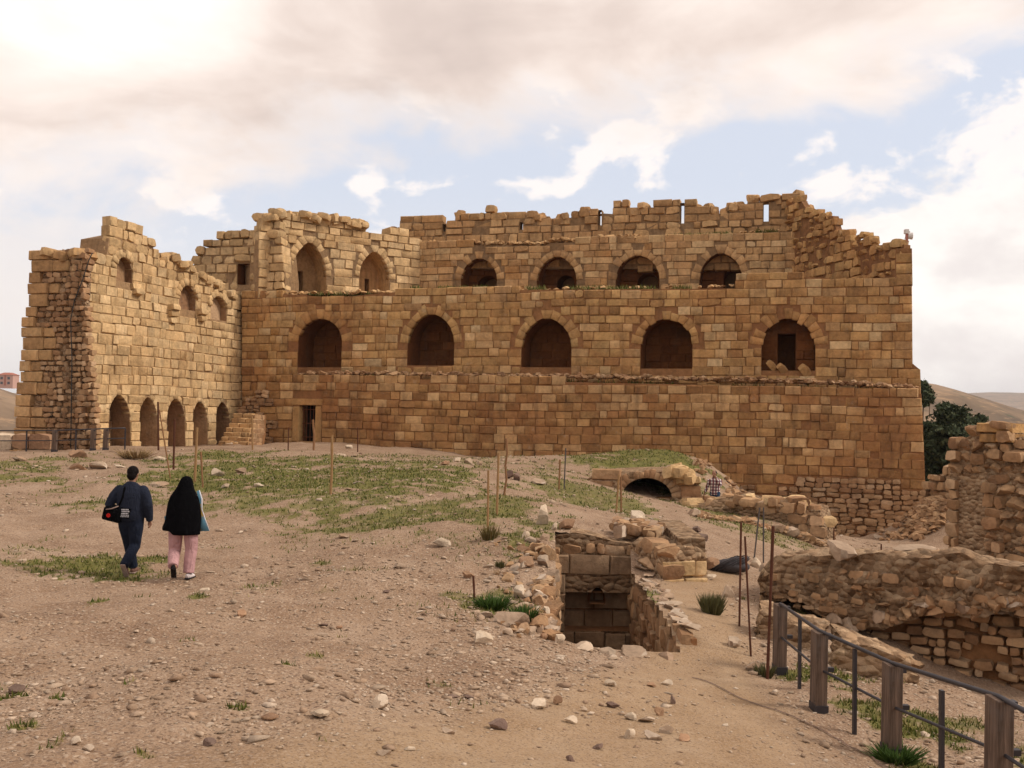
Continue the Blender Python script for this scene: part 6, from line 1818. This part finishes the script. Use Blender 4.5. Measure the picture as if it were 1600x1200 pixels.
# shawl: rings from the crown of the head to the flaring hem, with folds
prof = [(1.625, .03, .03, .03, .02), (1.60, .075, .08, .03, .02), (1.54, .105, .118, .028, .02), (1.46, .122, .125, .022, .01), (1.38, .165, .135, .012, 0), (1.30, .222, .15, .01, 0), (1.18, .258, .168, .012, 0), (1.02, .275, .18, .012, 0), (.88, .275, .185, .0, 0), (.78, .285, .19, -.015, 0), (.70, .27, .19, .0, 0)]
V = []; f = []; nn = 40
for k, (z, rx, ry, cx, cy) in enumerate(prof):
    for i in range(nn):
        a = 2 * math.pi * i / nn; fold = 1 + .035 * math.sin(a * 5 + z * 3) * min(1, (1.62 - z) * 2.2) + .02 * math.sin(a * 11 - z * 5) * min(1, (1.5 - z))* (z < 1.5)
        x = cx + rx * math.cos(a) * fold; y = cy + ry * math.sin(a) * fold; zz = z
        if z < .9 and math.cos(a) < -.5: x -= (.9 - z) * .50 * (-math.cos(a) - .5); zz += (.9 - z) * .30
        V.append((x, y, zz))
for k in range(len(prof) - 1):
    for i in range(nn): f.append((k * nn + i, (k + 1) * nn + i, (k + 1) * nn + (i + 1) % nn, k * nn + (i + 1) % nn))
f.append(tuple(range(nn)))
o = ob('shawl', mesh('shawl', V, f, M['black'], True), wom); so_ = o.modifiers.new('thick', 'SOLIDIFY'); so_.thickness = .012; ss = o.modifiers.new('smooth', 'SUBSURF'); ss.levels = 1; ss.render_levels = 1
mb = MB(); L_ = [(.235, .02, 1.40), (.285, .0, 1.27), (.29, .0, 1.10), (.345, .0, .95), (.415, .02, .76)]; IN = [(.12, .06, 1.34), (.16, .07, 1.22), (.18, .07, 1.06), (.20, .07, .92), (.22, .06, .745)]
mb.add([Vector(p) for p in L_] + [Vector(p) for p in IN], [(i, i + 1, 6 + i, 5 + i) for i in range(4)])
o = mb.build('coloured_cloth', M['teal'], wom, True); so_ = o.modifiers.new('thick', 'SOLIDIFY'); so_.thickness = .012
mb = MB(); mb.tube([Vector(p) + Vector((.003, -.005, 0)) for p in L_], [.010, .012, .010, .008, .005], 6); mb.build('white_edge', M['lining'], wom, True)
mb = MB(); mb.add([(-.30, .0, .98), (-.22, .0, 1.0), (-.22, .02, .84), (-.285, .02, .88)], [(0, 1, 2, 3)]); o = mb.build('coloured_cloth', M['teal'], wom); so_ = o.modifiers.new('thick', 'SOLIDIFY'); so_.thickness = .012
shoe('shoe', wom, (-.055, -.25, .15), .25, -.75, M['blackshoe'], M['blackshoe'], .92)
shoe('shoe', wom, (.11, .0, .0), -.1, 0, M['whiteshoe'], M['blackshoe'], .95)

# ---- boy in the checked shirt behind the low wall
q = P(1117, 778, 34.9); gz = h1(q.x, q.y); topz = P(1117, 735, 34.9).z
hb = 1.62
boy = thing('person', 'young man in a checked shirt and blue jeans standing behind the low crumbled wall', 'person', (q.x, q.y, topz - hb))
boy.rotation_euler = (0, 0, math.pi - .5)
mb = MB()
hl, hrp = Vector((-.085, 0, .84)), Vector((.085, 0, .84)); kl, kr = Vector((-.10, .05, .45)), Vector((.09, .02, .45)); al, ar = Vector((-.10, -.02, .08)), Vector((.09, -.04, .08))
sl, sr = Vector((-.18, .03, 1.30)), Vector((.18, .03, 1.30)); el_, er = Vector((-.26, .16, 1.12)), Vector((.27, .0, 1.05)); wl_, wr_ = Vector((-.10, .20, 1.34)), Vector((.33, .10, .84))
mb.tube([(0, 0, .80), (0, 0, .95), (0, .02, 1.10), (0, .03, 1.24), (0, .03, 1.33), (0, .05, 1.37)], [(.14, .10), (.13, .09), (.13, .09), (.155, .10), (.13, .08), (.05, .05)], 12)
mb.tube([(0, .03, 1.32), (0, .06, 1.42), (0, .07, 1.47)], [.052, .048, .05], 8)
head(mb, (0, .09, 1.50), .95)
for (a, b_, c_) in ((sl, el_, wl_), (sr, er, wr_)): mb.tube([a, a.lerp(b_, .5), b_, b_.lerp(c_, .5), c_], [.045, .042, .037, .032, .025], 8)
for (a, b_, c_) in ((hl, kl, al), (hrp, kr, ar)): mb.tube([a, a.lerp(b_, .5), b_, b_.lerp(c_, .35), c_], [.08, .068, .052, .05, .036], 8)
hand(mb, wl_, (.4, .2, .9), (0, -.3, 1), -1, .95); hand(mb, wr_, (.1, .2, -1), (-1, 0, 0), 1, .95)
skin_over(mb.build('body', M['skin'], boy), .010, 3)
mb = MB()
mb.tube([(0, 0, .78), (0, 0, .92), (0, .015, 1.08), (0, .03, 1.22), (0, .03, 1.31), (0, .04, 1.37), (0, .055, 1.40)], [(.18, .13), (.175, .13), (.17, .125), (.19, .13), (.17, .11), (.09, .08), (.065, .065)], 14)
for (a, b_, c_) in ((sl, el_, wl_), (sr, er, wr_)): mb.tube([a, a.lerp(b_, .5), b_, b_.lerp(c_, .5), b_.lerp(c_, .9)], [.07, .064, .058, .052, .046], 8)
skin_over(mb.build('shirt', M['check'], boy), .013, 3)
mb = MB()
for (a, b_, c_) in ((hl, kl, al), (hrp, kr, ar)): mb.tube([a + Vector((0, 0, .05)), a.lerp(b_, .5), b_, b_.lerp(c_, .4), c_], [.105, .09, .074, .068, .062], 10)
mb.tube([(0, 0, .76), (0, 0, .84), (0, 0, .88)], [(.13, .09), (.16, .115), (.155, .11)], 12)
skin_over(mb.build('trousers', M['bluejeans'], boy), .013, 3)
mb = MB(); mb.ball((0, .07, 1.545), (.085, .096, .082), 12, 8); mb.ball((0, .03, 1.50), (.075, .06, .075), 10, 7); skin_over(mb.build('hair', M['hair'], boy), .012, 2)
for (x_, y_) in ((-.10, -.02), (.09, -.04)): shoe('shoe', boy, (x_, y_, 0), 0, 0, M['blackshoe'], M['sole'], .95)
# the rough step he stands on
c_ = Vector((q.x, q.y, topz - hb))
o1 = lump_rock('rubble_heap', None, (q.x + .2, q.y + .2, c_.z - .62), (1.6, 1.2, 1.3), M['earth'], 12, n=16, box=.75, amp=.1)
tag(o1, 'earthy heap under the young man in the checked shirt', 'earth heap')
